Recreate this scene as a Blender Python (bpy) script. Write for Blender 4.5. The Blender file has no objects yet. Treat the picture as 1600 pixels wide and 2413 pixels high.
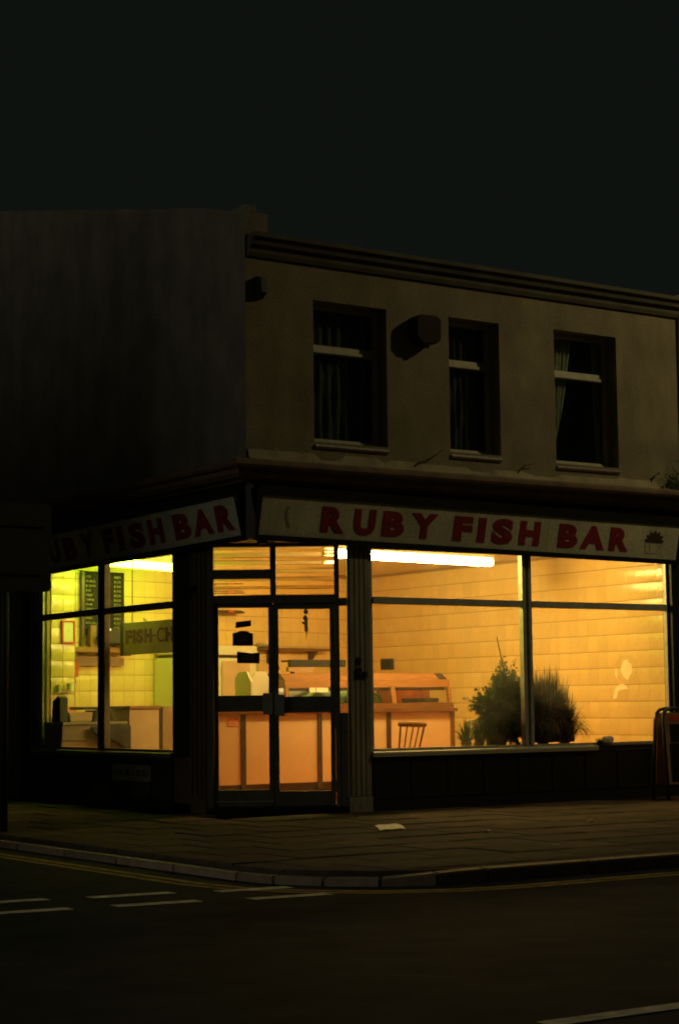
import bpy, bmesh, math, random
from mathutils import Vector, Matrix

random.seed(7)
S = bpy.context.scene
COL = S.collection
PI = math.pi

# ------------------------------------------------------------------ camera
yaw, pit, rol = (math.radians(v) for v in (34.1426, 5.8531, -0.6508))
Fw = Vector((math.sin(yaw) * math.cos(pit), math.cos(yaw) * math.cos(pit), math.sin(pit)))
R0 = Vector((math.cos(yaw), -math.sin(yaw), 0))
U0 = R0.cross(Fw)
Rt = R0 * math.cos(rol) + U0 * math.sin(rol)
Up = -R0 * math.sin(rol) + U0 * math.cos(rol)
cam_d = bpy.data.cameras.new('camera')
cam = bpy.data.objects.new('camera', cam_d)
COL.objects.link(cam)
M = Matrix.Identity(4)
for i in range(3):
    M[i][0], M[i][1], M[i][2] = Rt[i], Up[i], -Fw[i]
M[0][3], M[1][3], M[2][3] = -9.5863, -15.7827, 1.1101
cam.matrix_world = M
cam_d.sensor_fit = 'VERTICAL'
cam_d.sensor_height = 36
cam_d.lens = 4376.8 / 2413 * 36
cam_d.clip_end = 500
S.camera = cam

# ------------------------------------------------------------------ world, sun, exposure
W = bpy.data.worlds.new('World')
S.world = W
W.use_nodes = True
bg = W.node_tree.nodes['Background']
bg.inputs[0].default_value = (0.0045, 0.0059, 0.0048, 1)
bg.inputs[1].default_value = 1.0
sd = bpy.data.lights.new('sun', 'SUN')          # faint town glow from the side street
sd.energy = 0.22
sd.angle = math.radians(25)
sd.color = (1.0, 0.95, 0.74)
sun = bpy.data.objects.new('sun', sd)
COL.objects.link(sun)
sun.rotation_euler = Vector((0.93, -0.13, -0.30)).to_track_quat('-Z', 'Y').to_euler()
S.view_settings.view_transform = 'Standard'
S.view_settings.look = 'None'
S.view_settings.exposure = 0.0
S.view_settings.gamma = 1.0
S.render.engine = 'CYCLES'
S.cycles.use_denoising = True
try:
    S.cycles.denoiser = 'OPENIMAGEDENOISE'
except Exception:
    pass
S.cycles.max_bounces = 10
S.cycles.diffuse_bounces = 5
S.cycles.transparent_max_bounces = 16
S.cycles.sample_clamp_indirect = 4
S.cycles.caustics_refractive = False
S.cycles.caustics_reflective = False
S.cycles.blur_glossy = .5
S.cycles.filter_width = 1.9

# ------------------------------------------------------------------ materials
MATS = {}


def mat(name, col, rough=.6, var=.15, scale=6, bump=0.0, bscale=40, metal=0.0, emit=None, estr=0,
        spec=.5, rnd=0.0, stretch=(1, 1, 1), coat=0, streak=0.0):
    if name in MATS:
        return MATS[name]
    m = bpy.data.materials.new(name)
    m.use_nodes = True
    nt = m.node_tree
    b = nt.nodes['Principled BSDF']
    b.inputs['Roughness'].default_value = rough
    b.inputs['Metallic'].default_value = metal
    b.inputs['Specular IOR Level'].default_value = spec
    b.inputs['Coat Weight'].default_value = coat
    tc = nt.nodes.new('ShaderNodeTexCoord')
    mp = nt.nodes.new('ShaderNodeMapping')
    mp.inputs['Scale'].default_value = stretch
    nt.links.new(tc.outputs['Object'], mp.inputs['Vector'])
    n = nt.nodes.new('ShaderNodeTexNoise')
    n.inputs['Scale'].default_value = scale
    n.inputs['Detail'].default_value = 6
    nt.links.new(mp.outputs[0], n.inputs['Vector'])
    mr = nt.nodes.new('ShaderNodeMapRange')
    mr.inputs['From Min'].default_value = .25
    mr.inputs['From Max'].default_value = .75
    mr.inputs['To Min'].default_value = 1 - var
    mr.inputs['To Max'].default_value = 1 + var
    nt.links.new(n.outputs[0], mr.inputs['Value'])
    fac = mr.outputs[0]
    if rnd:
        oi = nt.nodes.new('ShaderNodeObjectInfo')
        m2 = nt.nodes.new('ShaderNodeMapRange')
        m2.inputs['To Min'].default_value = 1 - rnd
        m2.inputs['To Max'].default_value = 1 + rnd
        nt.links.new(oi.outputs['Random'], m2.inputs['Value'])
        mu = nt.nodes.new('ShaderNodeMath')
        mu.operation = 'MULTIPLY'
        nt.links.new(fac, mu.inputs[0])
        nt.links.new(m2.outputs[0], mu.inputs[1])
        fac = mu.outputs[0]
    if streak:
        m4 = nt.nodes.new('ShaderNodeMapping')
        m4.inputs['Scale'].default_value = (2.6, 2.6, 1.1)
        nt.links.new(tc.outputs['Object'], m4.inputs['Vector'])
        n4 = nt.nodes.new('ShaderNodeTexNoise')
        n4.inputs['Scale'].default_value = 1.0
        n4.inputs['Detail'].default_value = 9
        n4.inputs['Roughness'].default_value = .65
        nt.links.new(m4.outputs[0], n4.inputs['Vector'])
        m5 = nt.nodes.new('ShaderNodeMapRange')
        m5.inputs['From Min'].default_value = .38
        m5.inputs['From Max'].default_value = .66
        m5.inputs['To Min'].default_value = 1 - streak
        m5.inputs['To Max'].default_value = 1 + streak * .35
        nt.links.new(n4.outputs[0], m5.inputs['Value'])
        n6 = nt.nodes.new('ShaderNodeTexNoise')
        n6.inputs['Scale'].default_value = 55
        n6.inputs['Detail'].default_value = 3
        nt.links.new(tc.outputs['Object'], n6.inputs['Vector'])
        m7 = nt.nodes.new('ShaderNodeMapRange')
        m7.inputs['From Min'].default_value = .3
        m7.inputs['From Max'].default_value = .7
        m7.inputs['To Min'].default_value = .78
        m7.inputs['To Max'].default_value = 1.2
        nt.links.new(n6.outputs[0], m7.inputs['Value'])
        for q in (m5, m7):
            mu2 = nt.nodes.new('ShaderNodeMath')
            mu2.operation = 'MULTIPLY'
            nt.links.new(fac, mu2.inputs[0])
            nt.links.new(q.outputs[0], mu2.inputs[1])
            fac = mu2.outputs[0]
    vm = nt.nodes.new('ShaderNodeVectorMath')
    vm.operation = 'SCALE'
    vm.inputs[0].default_value = col[:3]
    nt.links.new(fac, vm.inputs['Scale'])
    nt.links.new(vm.outputs[0], b.inputs['Base Color'])
    if bump:
        nb = nt.nodes.new('ShaderNodeTexNoise')
        nb.inputs['Scale'].default_value = bscale
        nb.inputs['Detail'].default_value = 4
        nt.links.new(mp.outputs[0], nb.inputs['Vector'])
        bp = nt.nodes.new('ShaderNodeBump')
        bp.inputs['Strength'].default_value = bump
        bp.inputs['Distance'].default_value = .01
        nt.links.new(nb.outputs[0], bp.inputs['Height'])
        nt.links.new(bp.outputs[0], b.inputs['Normal'])
    if emit:
        b.inputs['Emission Color'].default_value = (*emit, 1)
        b.inputs['Emission Strength'].default_value = estr
    MATS[name] = m
    return m


def glass(name, tint=(.93, .95, .9), refl=1.0, dirt_veil=.03):
    m = bpy.data.materials.new(name)
    m.use_nodes = True
    nt = m.node_tree
    nt.nodes.remove(nt.nodes['Principled BSDF'])
    out = nt.nodes['Material Output']
    tr = nt.nodes.new('ShaderNodeBsdfTransparent')
    tr.inputs[0].default_value = (*tint, 1)
    gl = nt.nodes.new('ShaderNodeBsdfGlossy')
    gl.inputs['Roughness'].default_value = .02
    gl.inputs['Color'].default_value = (refl, refl, refl, 1)
    ge = nt.nodes.new('ShaderNodeNewGeometry')
    dt = nt.nodes.new('ShaderNodeVectorMath')
    dt.operation = 'DOT_PRODUCT'
    nt.links.new(ge.outputs['Incoming'], dt.inputs[0])
    nt.links.new(ge.outputs['Normal'], dt.inputs[1])
    prev = dt.outputs['Value']
    for op, a, rev in (('ABSOLUTE', None, 0), ('SUBTRACT', 1.0, 1), ('POWER', 5.0, 0), ('MULTIPLY_ADD', .96, 0)):
        fr = nt.nodes.new('ShaderNodeMath')
        fr.operation = op
        if a is not None:
            fr.inputs[0 if rev else 1].default_value = a
        if op == 'MULTIPLY_ADD':
            fr.inputs[2].default_value = .03
        nt.links.new(prev, fr.inputs[1 if rev else 0])
        prev = fr.outputs[0]
    mx = nt.nodes.new('ShaderNodeMixShader')
    nt.links.new(fr.outputs[0], mx.inputs[0])
    nt.links.new(tr.outputs[0], mx.inputs[1])
    nt.links.new(gl.outputs[0], mx.inputs[2])
    df = nt.nodes.new('ShaderNodeBsdfTranslucent')  # smear scatter also lays a bloom-like veil of light over the pane
    df.inputs[0].default_value = (.9, .9, .85, 1)
    tc = nt.nodes.new('ShaderNodeTexCoord')
    nz = nt.nodes.new('ShaderNodeTexNoise')
    nz.inputs['Scale'].default_value = 3.0
    nz.inputs['Detail'].default_value = 8
    nt.links.new(tc.outputs['Object'], nz.inputs['Vector'])
    mr = nt.nodes.new('ShaderNodeMapRange')
    mr.inputs['From Min'].default_value = .4
    mr.inputs['From Max'].default_value = .8
    mr.inputs['To Min'].default_value = dirt_veil * .35
    mr.inputs['To Max'].default_value = dirt_veil
    nt.links.new(nz.outputs[0], mr.inputs['Value'])
    m3 = nt.nodes.new('ShaderNodeMixShader')
    nt.links.new(mr.outputs[0], m3.inputs[0])
    nt.links.new(mx.outputs[0], m3.inputs[1])
    nt.links.new(df.outputs[0], m3.inputs[2])
    nt.links.new(m3.outputs[0], out.inputs['Surface'])
    MATS[name] = m
    return m


def film(name, col, alpha):
    m = bpy.data.materials.new(name)
    m.use_nodes = True
    nt = m.node_tree
    nt.nodes.remove(nt.nodes['Principled BSDF'])
    tr, tl_, mx = nt.nodes.new('ShaderNodeBsdfTransparent'), nt.nodes.new('ShaderNodeBsdfTranslucent'), nt.nodes.new('ShaderNodeMixShader')
    tl_.inputs[0].default_value = (*col, 1)
    mx.inputs[0].default_value = alpha
    nt.links.new(tr.outputs[0], mx.inputs[1])
    nt.links.new(tl_.outputs[0], mx.inputs[2])
    nt.links.new(mx.outputs[0], nt.nodes['Material Output'].inputs['Surface'])
    MATS[name] = m
    return m


RENDER = mat('roughcast_render', (.31, .265, .17), .9, .22, 2.2, .9, 70, streak=.24)
RENDER2 = mat('side_render', (.27, .235, .175), .9, .2, 2.0, .8, 70, streak=.24)
PALEWALL = mat('pale_paint', (.62, .60, .50), .8, .1, 3, .3, 70)
SLATE = mat('roof_slate', (.045, .047, .05), .6, .3, 8, .3, 30)
CORN = mat('cornice_paint', (.20, .13, .075), .6, .35, 4, .3, 30)
FLASH = mat('cement_flashing', (.36, .31, .20), .85, .35, 5, .4, 40)
DARKB = mat('dark_board', (.014, .0135, .012), .5, .3, 6, .2, 30)
RISER = mat('dark_riser', (.020, .021, .020), .35, .3, 6, .1, 20)
PILW = mat('weathered_timber_paint', (.30, .29, .21), .5, .35, 5, .25, 30, stretch=(6, 6, .6))
PILD = mat('brown_timber_paint', (.15, .105, .065), .45, .35, 5, .25, 30, stretch=(6, 6, .6))
ALU = mat('anodised_aluminium', (.24, .22, .17), .45, .2, 8, .05, 60, metal=.25)
ALUP = mat('pale_aluminium', (.54, .53, .44), .45, .2, 10, .08, 60, metal=.25)
WHITEF = mat('white_window_paint', (.55, .52, .38), .55, .15, 10, .1, 40)
SIGNW = mat('sign_cream', (.76, .73, .52), .5, .10, 3, .04, 30, streak=.22)
RED = mat('sign_red', (.36, .03, .042), .5, .2, 8, streak=.25)
BROWNP = mat('sign_brown', (.085, .05, .02), .5, .3, 12)
GREYP = mat('sign_faded_grey', (.34, .33, .25), .6, .3, 12)
TILE = mat('glazed_cream_tile', (.87, .63, .25), .10, .07, 5, .55, 24, rnd=.06)
GROUT = mat('tile_grout', (.36, .22, .08), .8, .15, 12)
CEIL = mat('ceiling_paint', (.80, .68, .42), .7, .08, 3, .1, 20)
FLOORM = mat('quarry_floor', (.45, .13, .04), .4, .25, 5, .1, 20)
CREAM = mat('counter_cream_laminate', (.86, .58, .31), .35, .06, 4)
STRIP = mat('counter_dark_trim', (.07, .035, .02), .4, .3, 10)
WOOD = mat('varnished_wood', (.19, .075, .02), .45, .3, 5, .1, 20, stretch=(1, 1, 8))
WOODP = mat('pale_wood', (.30, .125, .03), .5, .25, 5, .1, 20, stretch=(1, 1, 8))
BLACK = mat('matt_black', (.012, .012, .012), .5, .3, 8)
STEEL = mat('range_steel', (.55, .50, .40), .3, .1, 6, .04, 30, metal=.7)
ENAMEL = mat('white_enamel', (.78, .74, .55), .35, .06, 4)
BOARD = mat('menu_board_black', (.022, .016, .010), .9, .4, 14, spec=.08)
CHALK = mat('menu_lettering', (.26, .23, .12), .7, .4, 60)
REDP = mat('red_plastic', (.62, .06, .03), .45, .2, 12)
PAPER = mat('notice_paper', (.85, .78, .60), .7, .1, 10)
PINK = mat('pink_notice', (.80, .28, .16), .7, .15, 16)
GREEN = mat('green_salad_box', (.30, .50, .08), .5, .3, 12)
ORANGE = mat('orange_backing_panel', (.80, .22, .03), .5, .3, 5)
BEIGE = mat('beige_plastic', (.60, .42, .25), .5, .1, 8)
CABB = mat('brown_cabinet', (.36, .22, .12), .5, .15, 8)
def leafmat(name, col, var, scale):
    m = mat(name, col, .5, var, scale)
    nt = m.node_tree
    b = nt.nodes['Principled BSDF']
    tl_, mx = nt.nodes.new('ShaderNodeBsdfTranslucent'), nt.nodes.new('ShaderNodeMixShader')
    mx.inputs[0].default_value = .4
    nt.links.new(b.inputs['Base Color'].links[0].from_socket, tl_.inputs[0])
    nt.links.new(b.outputs[0], mx.inputs[1])
    nt.links.new(tl_.outputs[0], mx.inputs[2])
    nt.links.new(mx.outputs[0], nt.nodes['Material Output'].inputs['Surface'])
    return m


LEAF = leafmat('fern_leaf', (.045, .10, .02), .45, 14)
LEAF2 = leafmat('grass_leaf', (.06, .085, .022), .5, 10)
LEAFT = leafmat('dry_leaf_tips', (.34, .18, .06), .4, 10)
TERRA = mat('terracotta', (.10, .045, .025), .7, .2, 12)
ASPH = mat('asphalt', (.026, .027, .029), .85, .45, 3, .6, 160, spec=.06)
SLAB = mat('paving_slab', (.075, .060, .046), .9, .3, 6, .4, 80, rnd=.22, spec=.05)
SLABG = mat('paving_joint', (.042, .036, .03), .9, .3, 10)
KERB = mat('granite_kerb', (.23, .17, .11), .6, .25, 12, .3, 90, rnd=.2, spec=.45)
YELL = mat('yellow_paint', (.30, .22, .07), .8, .6, 9, .2, 90, spec=.05)
WPAINT = mat('road_white_paint', (.60, .56, .42), .8, .45, 12, .2, 90, spec=.05)
GREYM = mat('lamp_column_grey', (.22, .23, .22), .5, .15, 8, metal=.4)
CURT = mat('net_curtain', (.46, .50, .38), .9, .25, 10)
GL = glass('shop_glass', (.95, .955, .93), .9, .030)
GLU = glass('upstairs_glass', (.9, .93, .9), .8, .02)
GLC = glass('cabinet_glass', (.9, .9, .85), .9, .02)
TUBE_W = mat('tube_warm', (.9, .9, .9), .4, 0, emit=(1.0, .66, .20), estr=144)
TUBE_G = mat('tube_green', (.9, .9, .9), .4, 0, emit=(.50, .95, .03), estr=48)
SODIUM = mat('sodium_bowl', (.9, .9, .9), .4, 0, emit=(1.0, .80, .36), estr=375)
PALE_FILM = film('pale_window_film', (.95, .90, .75), .60)


# ------------------------------------------------------------------ mesh helpers
class MB:
    def __init__(self):
        self.bm = bmesh.new()

    def hull(self, vs, faces):
        v = [self.bm.verts.new(p) for p in vs]
        for f in faces:
            try:
                self.bm.faces.new([v[i] for i in f])
            except ValueError:
                pass
        return v

    def box(self, x0, x1, y0, y1, z0, z1, T=None):
        vs = [(x, y, z) for z in (z0, z1) for y in (y0, y1) for x in (x0, x1)]
        if T:
            vs = [T(*p) for p in vs]
        self.hull(vs, [(0, 2, 3, 1), (4, 5, 7, 6), (0, 1, 5, 4), (2, 6, 7, 3), (0, 4, 6, 2), (1, 3, 7, 5)])
        return self

    def prism(self, poly, h0, h1, T):
        n = len(poly)
        vs = [T(a, b, h0) for a, b in poly] + [T(a, b, h1) for a, b in poly]
        fs = [tuple(range(n))[::-1], tuple(range(n, 2 * n))]
        fs += [(i, (i + 1) % n, n + (i + 1) % n, n + i) for i in range(n)]
        self.hull(vs, fs)
        return self

    def tube(self, pts, r, n=8, cap=True):
        pts = [Vector(p) for p in pts]
        rr = r if isinstance(r, (list, tuple)) else [r] * len(pts)
        rings = []
        for i, p in enumerate(pts):
            d = (pts[min(i + 1, len(pts) - 1)] - pts[max(i - 1, 0)]).normalized()
            a = d.orthogonal().normalized() if abs(d.z) > .9 else d.cross(Vector((0, 0, 1))).normalized()
            if abs(d.z) > .9:
                a = Vector((1, 0, 0)) - d * d.x
                a.normalize()
            b = d.cross(a)
            rings.append([self.bm.verts.new(p + (a * math.cos(2 * PI * k / n) + b * math.sin(2 * PI * k / n)) * rr[i]) for k in range(n)])
        for i in range(len(rings) - 1):
            for k in range(n):
                self.bm.faces.new((rings[i][k], rings[i][(k + 1) % n], rings[i + 1][(k + 1) % n], rings[i + 1][k]))
        if cap:
            self.bm.faces.new(rings[0][::-1])
            self.bm.faces.new(rings[-1])
        return self

    def lathe(self, prof, c, n=20):
        rings = []
        for r, z in prof:
            rings.append([self.bm.verts.new((c[0] + max(r, .0005) * math.cos(2 * PI * k / n), c[1] + max(r, .0005) * math.sin(2 * PI * k / n), c[2] + z)) for k in range(n)])
        for i in range(len(rings) - 1):
            for k in range(n):
                self.bm.faces.new((rings[i][k], rings[i][(k + 1) % n], rings[i + 1][(k + 1) % n], rings[i + 1][k]))
        return self

    def face(self, pts):
        self.bm.faces.new([self.bm.verts.new(p) for p in pts])
        return self

    def build(self, name, m, parent=None, smooth=False, bevel=0, normals=True):
        if bevel:
            bmesh.ops.remove_doubles(self.bm, verts=self.bm.verts, dist=1e-5)
            bmesh.ops.bevel(self.bm, geom=list(self.bm.edges), offset=bevel, segments=2, affect='EDGES', clamp_overlap=True)
        if normals:
            bmesh.ops.recalc_face_normals(self.bm, faces=self.bm.faces)
        base = BASE.get(parent.name, Vector()) if parent else Vector()
        if base.length:
            bmesh.ops.translate(self.bm, verts=self.bm.verts, vec=-base)
        me = bpy.data.meshes.new(name)
        self.bm.to_mesh(me)
        self.bm.free()
        if smooth:
            for p in me.polygons:
                p.use_smooth = True
        me.materials.append(m)
        o = bpy.data.objects.new(name, me)
        COL.objects.link(o)
        if parent:
            o.parent = parent
            BASE[o.name] = base
        return o


BASE = {}


def tag(o, label=None, cat=None, group=None, kind=None):
    if label:
        o['label'] = label
    if cat:
        o['category'] = cat
    if group:
        o['group'] = group
    if kind:
        o['kind'] = kind
    return o


def thing(name, loc, label, cat, group=None):
    o = bpy.data.objects.new(name, None)
    o.empty_display_size = .1
    COL.objects.link(o)
    o.location = loc
    BASE[o.name] = Vector(loc)
    return tag(o, label, cat, group)


def frame(o, u, v):
    """local (u along wall, v outward, z up) -> world"""
    def T(a, b, c):
        return (o[0] + u[0] * a + v[0] * b, o[1] + u[1] * a + v[1] * b, c)
    return T


FR = frame((0, 0), (1, 0), (0, -1))
FL = frame((0, 0), (0, 1), (-1, 0))
_dl = math.hypot(1.198, .789)
DU = (1.198 / _dl, -.789 / _dl)
FD = frame((0, .789), DU, (DU[1], -DU[0]))
FD = frame((0, .789), DU, (-.789 / _dl, -1.198 / _dl))
BW0, BW1 = Vector((0, 5.02)), Vector((5.76, 6.29))
BWL = (BW1 - BW0).length
BU = (BW1 - BW0) / BWL
BANG = math.atan2(BU.y, BU.x)
FB = frame(BW0, BU, (BU.y, -BU.x))          # v points into the shop
FP = frame((5.76, 0), (0, 1), (-1, 0))      # party wall, v points into the shop

FONT_CACHE = {}


def glyph(ch, bold=.03):
    if ch in FONT_CACHE:
        return FONT_CACHE[ch]
    c = bpy.data.curves.new('glyph', 'FONT')
    c.body = ch
    c.size = 1
    c.offset = bold
    c.resolution_u = 4
    o = bpy.data.objects.new('glyph', c)
    COL.objects.link(o)
    dg = bpy.context.evaluated_depsgraph_get()
    dg.update()
    me = bpy.data.meshes.new_from_object(o.evaluated_get(dg))
    vs = [tuple(v.co) for v in me.vertices]
    fs = [tuple(p.vertices) for p in me.polygons]
    bpy.data.objects.remove(o)
    bpy.data.curves.remove(c)
    bpy.data.meshes.remove(me)
    FONT_CACHE[ch] = (vs, fs)
    return vs, fs


def add_glyph(mb, ch, a0, a1, b0, b1, T, depth=.004, bold=.03):
    """fit a letter into a rectangle of the (a,b) plane; T(a,b,c) -> point"""
    vs, fs = glyph(ch, bold)
    xs = [v[0] for v in vs]
    ys = [v[1] for v in vs]
    x0, x1, y0, y1 = min(xs), max(xs), min(ys), max(ys)
    bmv = []
    for d in (0, depth):
        bmv.append([mb.bm.verts.new(T(a0 + (v[0] - x0) / (x1 - x0) * (a1 - a0), b0 + (v[1] - y0) / (y1 - y0) * (b1 - b0), d)) for v in vs])
    edges = {}
    for f in fs:
        try:
            mb.bm.faces.new([bmv[1][i] for i in f])
        except ValueError:
            pass
        for i in range(len(f)):
            e = (f[i], f[(i + 1) % len(f)])
            edges[e] = 1
    for (i, j) in list(edges):
        if (j, i) not in edges:
            try:
                mb.bm.faces.new((bmv[0][i], bmv[0][j], bmv[1][j], bmv[1][i]))
            except ValueError:
                pass


def add_text(mb, txt, a0, a1, b0, b1, T, depth=.002, bold=.0, gap=.18):
    """plain text row: equal-ish letters"""
    ws = {' ': .55, 'I': .35, '1': .5, '.': .25, '-': .5, 'W': 1.3, 'M': 1.25}
    tot = sum(ws.get(c, 1) for c in txt)
    k = (a1 - a0) / tot
    a = a0
    for c in txt:
        w = ws.get(c, 1) * k
        if c == ' ':
            pass
        elif c == '-':
            lo = b0 + (b1 - b0) * .42
            mb.hull([T(a + w * .1, lo, depth), T(a + w * .9, lo, depth), T(a + w * .9, lo + (b1 - b0) * .14, depth), T(a + w * .1, lo + (b1 - b0) * .14, depth)], [(0, 1, 2, 3)])
        elif c == '.':
            mb.hull([T(a + w * .3, b0, depth), T(a + w * .7, b0, depth), T(a + w * .7, b0 + (b1 - b0) * .15, depth), T(a + w * .3, b0 + (b1 - b0) * .15, depth)], [(0, 1, 2, 3)])
        else:
            add_glyph(mb, c, a + w * gap / 2, a + w * (1 - gap / 2), b0, b1, T, depth, bold)
        a += w


# ------------------------------------------------------------------ ground
road = MB()
road.face([(-70, -70, -.12), (70, -70, -.12), (70, 70, -.12), (-70, 70, -.12)])
tag(road.build('road', ASPH), kind='structure')

# kerb centre line: along the front street, round the corner, up the side street
kerb_pts = []
KX, KY, KR = -2.82, -5.72, 1.25
for x in [14 - .915 * i for i in range(17)]:
    if x > KX + KR + .3:
        kerb_pts.append((x, KY))
for i in range(6):
    a = -PI / 2 - (PI / 2) * i / 5
    kerb_pts.append((KX + KR + KR * math.cos(a), KY + KR + KR * math.sin(a)))
y = KY + KR + .9
while y < 24:
    kerb_pts.append((KX, y))
    y += .915


def pave_z(x, y):
    d = min(max(0, -y) / 5.7, 1) if x > -.2 else 1
    d2 = min(max(0, -x) / 2.8, 1)
    return -.004 - .026 * max(min(max(0, -y) / 5.7, 1), d2)


# pavement bed (solid, under the slabs) with rounded corner
bed = MB()
poly = [(40, .0)] + [(40, KY + .06)] + [(p[0] + (.06 if p[1] > KY + .1 else 0), p[1] + .06) for p in kerb_pts] + [(KX + .06, 26), (0, 26), (0, 0)]
bed.prism(poly, -.30, -.062, lambda a, b, c: (a, b, c))
pavement = tag(bed.build('pavement', SLABG), kind='structure')


def in_pave(x, y):
    if y > 0 and x > 0:
        return False
    if x < KX + .14 or y < KY + .14:
        return False
    if x < KX + KR and y < KY + KR:
        return math.hypot(x - KX - KR, y - KY - KR) < KR - .12
    return True


slab_cache = {}


def slab_mesh(w, h):
    key = (round(w, 3), round(h, 3))
    if key not in slab_cache:
        b = MB()
        b.box(-w / 2 + .006, w / 2 - .006, -h / 2 + .006, h / 2 - .006, -.05, 0)
        bmesh.ops.bevel(b.bm, geom=[e for e in b.bm.edges if all(v.co.z > -.01 for v in e.verts)], offset=.006, segments=1, affect='EDGES')
        me = bpy.data.meshes.new('paving_slab')
        bmesh.ops.recalc_face_normals(b.bm, faces=b.bm.faces)
        b.bm.to_mesh(me)
        b.bm.free()
        me.materials.append(SLAB)
        slab_cache[key] = me
    return slab_cache[key]


slabs = []
row = 0
yy = -.30
while yy > KY:
    off = .3 if row % 2 else 0
    xx = -3 + off
    while xx < 9:
        ok = [in_pave(xx + sx * .3, yy + sy * .3) for sx in (-1, 1) for sy in (-1, 1)]
        slabs.append((xx, yy, sum(ok)))
        xx += .6
    yy -= .6
    row += 1
rest = MB()
n_sl = 0
# side-street pavement
yy = .30
while yy < 9:
    off = .3 if row % 2 else 0
    xx = -3 + off
    while xx < 0:
        slabs.append((xx, yy, sum(in_pave(xx + sx * .3, yy + sy * .3) and xx + sx * .3 < .02 for sx in (-1, 1) for sy in (-1, 1))))
        xx += .6
    yy += .6
    row += 1
for (x, y, ok) in slabs:
    if ok == 0:
        continue
    z = pave_z(x, y) + random.uniform(-.003, .003)
    if ok == 4:
        o = bpy.data.objects.new('paving_slab', slab_mesh(.6, .6))
        o.location = (x, y, z)
        o.rotation_euler = (random.uniform(-.004, .004), random.uniform(-.004, .004), random.uniform(-.004, .004))
        o.parent = pavement
        COL.objects.link(o)
    else:
        # cut slab: clip the square against the pavement by shrinking corner points inwards
        pts = []
        N = 8
        for k in range(N * 4):
            s, t = divmod(k, N)
            f = t / N
            c = [(-.294 + .588 * f, -.294), (.294, -.294 + .588 * f), (.294 - .588 * f, .294), (-.294, .294 - .588 * f)][s]
            px, py = x + c[0], y + c[1]
            if y > 0:
                px = min(px, -.004)
            px = max(px, KX + .135)
            py = max(py, KY + .135)
            cx, cy = KX + KR, KY + KR
            if px < cx and py < cy:
                d = math.hypot(px - cx, py - cy)
                if d > KR - .135:
                    px = cx + (px - cx) * (KR - .135) / d
                    py = cy + (py - cy) * (KR - .135) / d
            if not pts or math.hypot(px - pts[-1][0], py - pts[-1][1]) > .01:
                pts.append((px, py))
        if len(pts) > 3 and math.hypot(pts[0][0] - pts[-1][0], pts[0][1] - pts[-1][1]) < .01:
            pts.pop()
        ar = abs(sum(pts[i][0] * pts[(i + 1) % len(pts)][1] - pts[(i + 1) % len(pts)][0] * pts[i][1] for i in range(len(pts)))) / 2
        if len(pts) < 3 or ar < .01:
            continue
        b = MB()
        b.prism(pts, z - .05, z, lambda a, bb, c: (a, bb, c))
        b.build('paving_slab', SLAB, pavement)

# kerb stones
for i in range(len(kerb_pts) - 1):
    a, b = Vector(kerb_pts[i]), Vector(kerb_pts[i + 1])
    d = (b - a).normalized()
    nrm = Vector((-d.y, d.x))          # left of travel
    inward = -nrm if i else -nrm
    # choose inward side (towards the shop)
    mid = (a + b) / 2
    if (Vector((1, 1)) - mid).dot(nrm) > 0:
        inward = nrm
    else:
        inward = -nrm

    def top(p):
        # dropped kerb round the corner and up the side street
        if p.x > -1.7:
            return -.022
        if p.y < -5.3 and p.x > -2.3:
            return -.022 - .03 * (-1.7 - p.x) / .6
        return -.062
    w = .125
    g = .006
    p0, p1 = a + d * g, b - d * g
    n0 = n1 = inward
    # mitre on the curve
    if i > 0:
        pd = (a - Vector(kerb_pts[i - 1])).normalized()
        mm = Vector((-(pd + d).y, (pd + d).x)).normalized()
        if mm.dot(inward) < 0:
            mm = -mm
        n0 = mm / max(.5, mm.dot(inward))
    if i < len(kerb_pts) - 2:
        nd = (Vector(kerb_pts[i + 2]) - b).normalized()
        mm = Vector((-(nd + d).y, (nd + d).x)).normalized()
        if mm.dot(inward) < 0:
            mm = -mm
        n1 = mm / max(.5, mm.dot(inward))
    q0, q1 = p0 + n0 * w, p1 + n1 * w
    z0, z1 = top(a), top(b)
    kb = MB()
    kb.hull([(p0.x, p0.y, -.25), (p1.x, p1.y, -.25), (q1.x, q1.y, -.25), (q0.x, q0.y, -.25),
             (p0.x, p0.y, z0 - .004), (p1.x, p1.y, z1 - .004), (q1.x, q1.y, z1), (q0.x, q0.y, z0)],
            [(0, 3, 2, 1), (4, 5, 6, 7), (0, 1, 5, 4), (1, 2, 6, 5), (2, 3, 7, 6), (3, 0, 4, 7)])
    kb.build('kerb_stone', KERB, pavement, bevel=.008)

# double yellow lines follow the kerb
for k, off in enumerate((.28, .40)):
    yl = MB()
    pl = []
    for i, p in enumerate(kerb_pts):
        a = Vector(kerb_pts[max(i - 1, 0)])
        b = Vector(kerb_pts[min(i + 1, len(kerb_pts) - 1)])
        d = (b - a).normalized()
        nrm = Vector((-d.y, d.x))
        if (Vector((1, 1)) - Vector(p)).dot(nrm) > 0:
            nrm = -nrm
        pl.append((Vector(p) + nrm * off, Vector(p) + nrm * (off + .075)))
    for i in range(len(pl) - 1):
        yl.face([(pl[i][0].x, pl[i][0].y, -.116), (pl[i][1].x, pl[i][1].y, -.116), (pl[i + 1][1].x, pl[i + 1][1].y, -.116), (pl[i + 1][0].x, pl[i + 1][0].y, -.116)])
    o = yl.build('yellow_line', YELL)
    tag(o, kind='structure')

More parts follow.
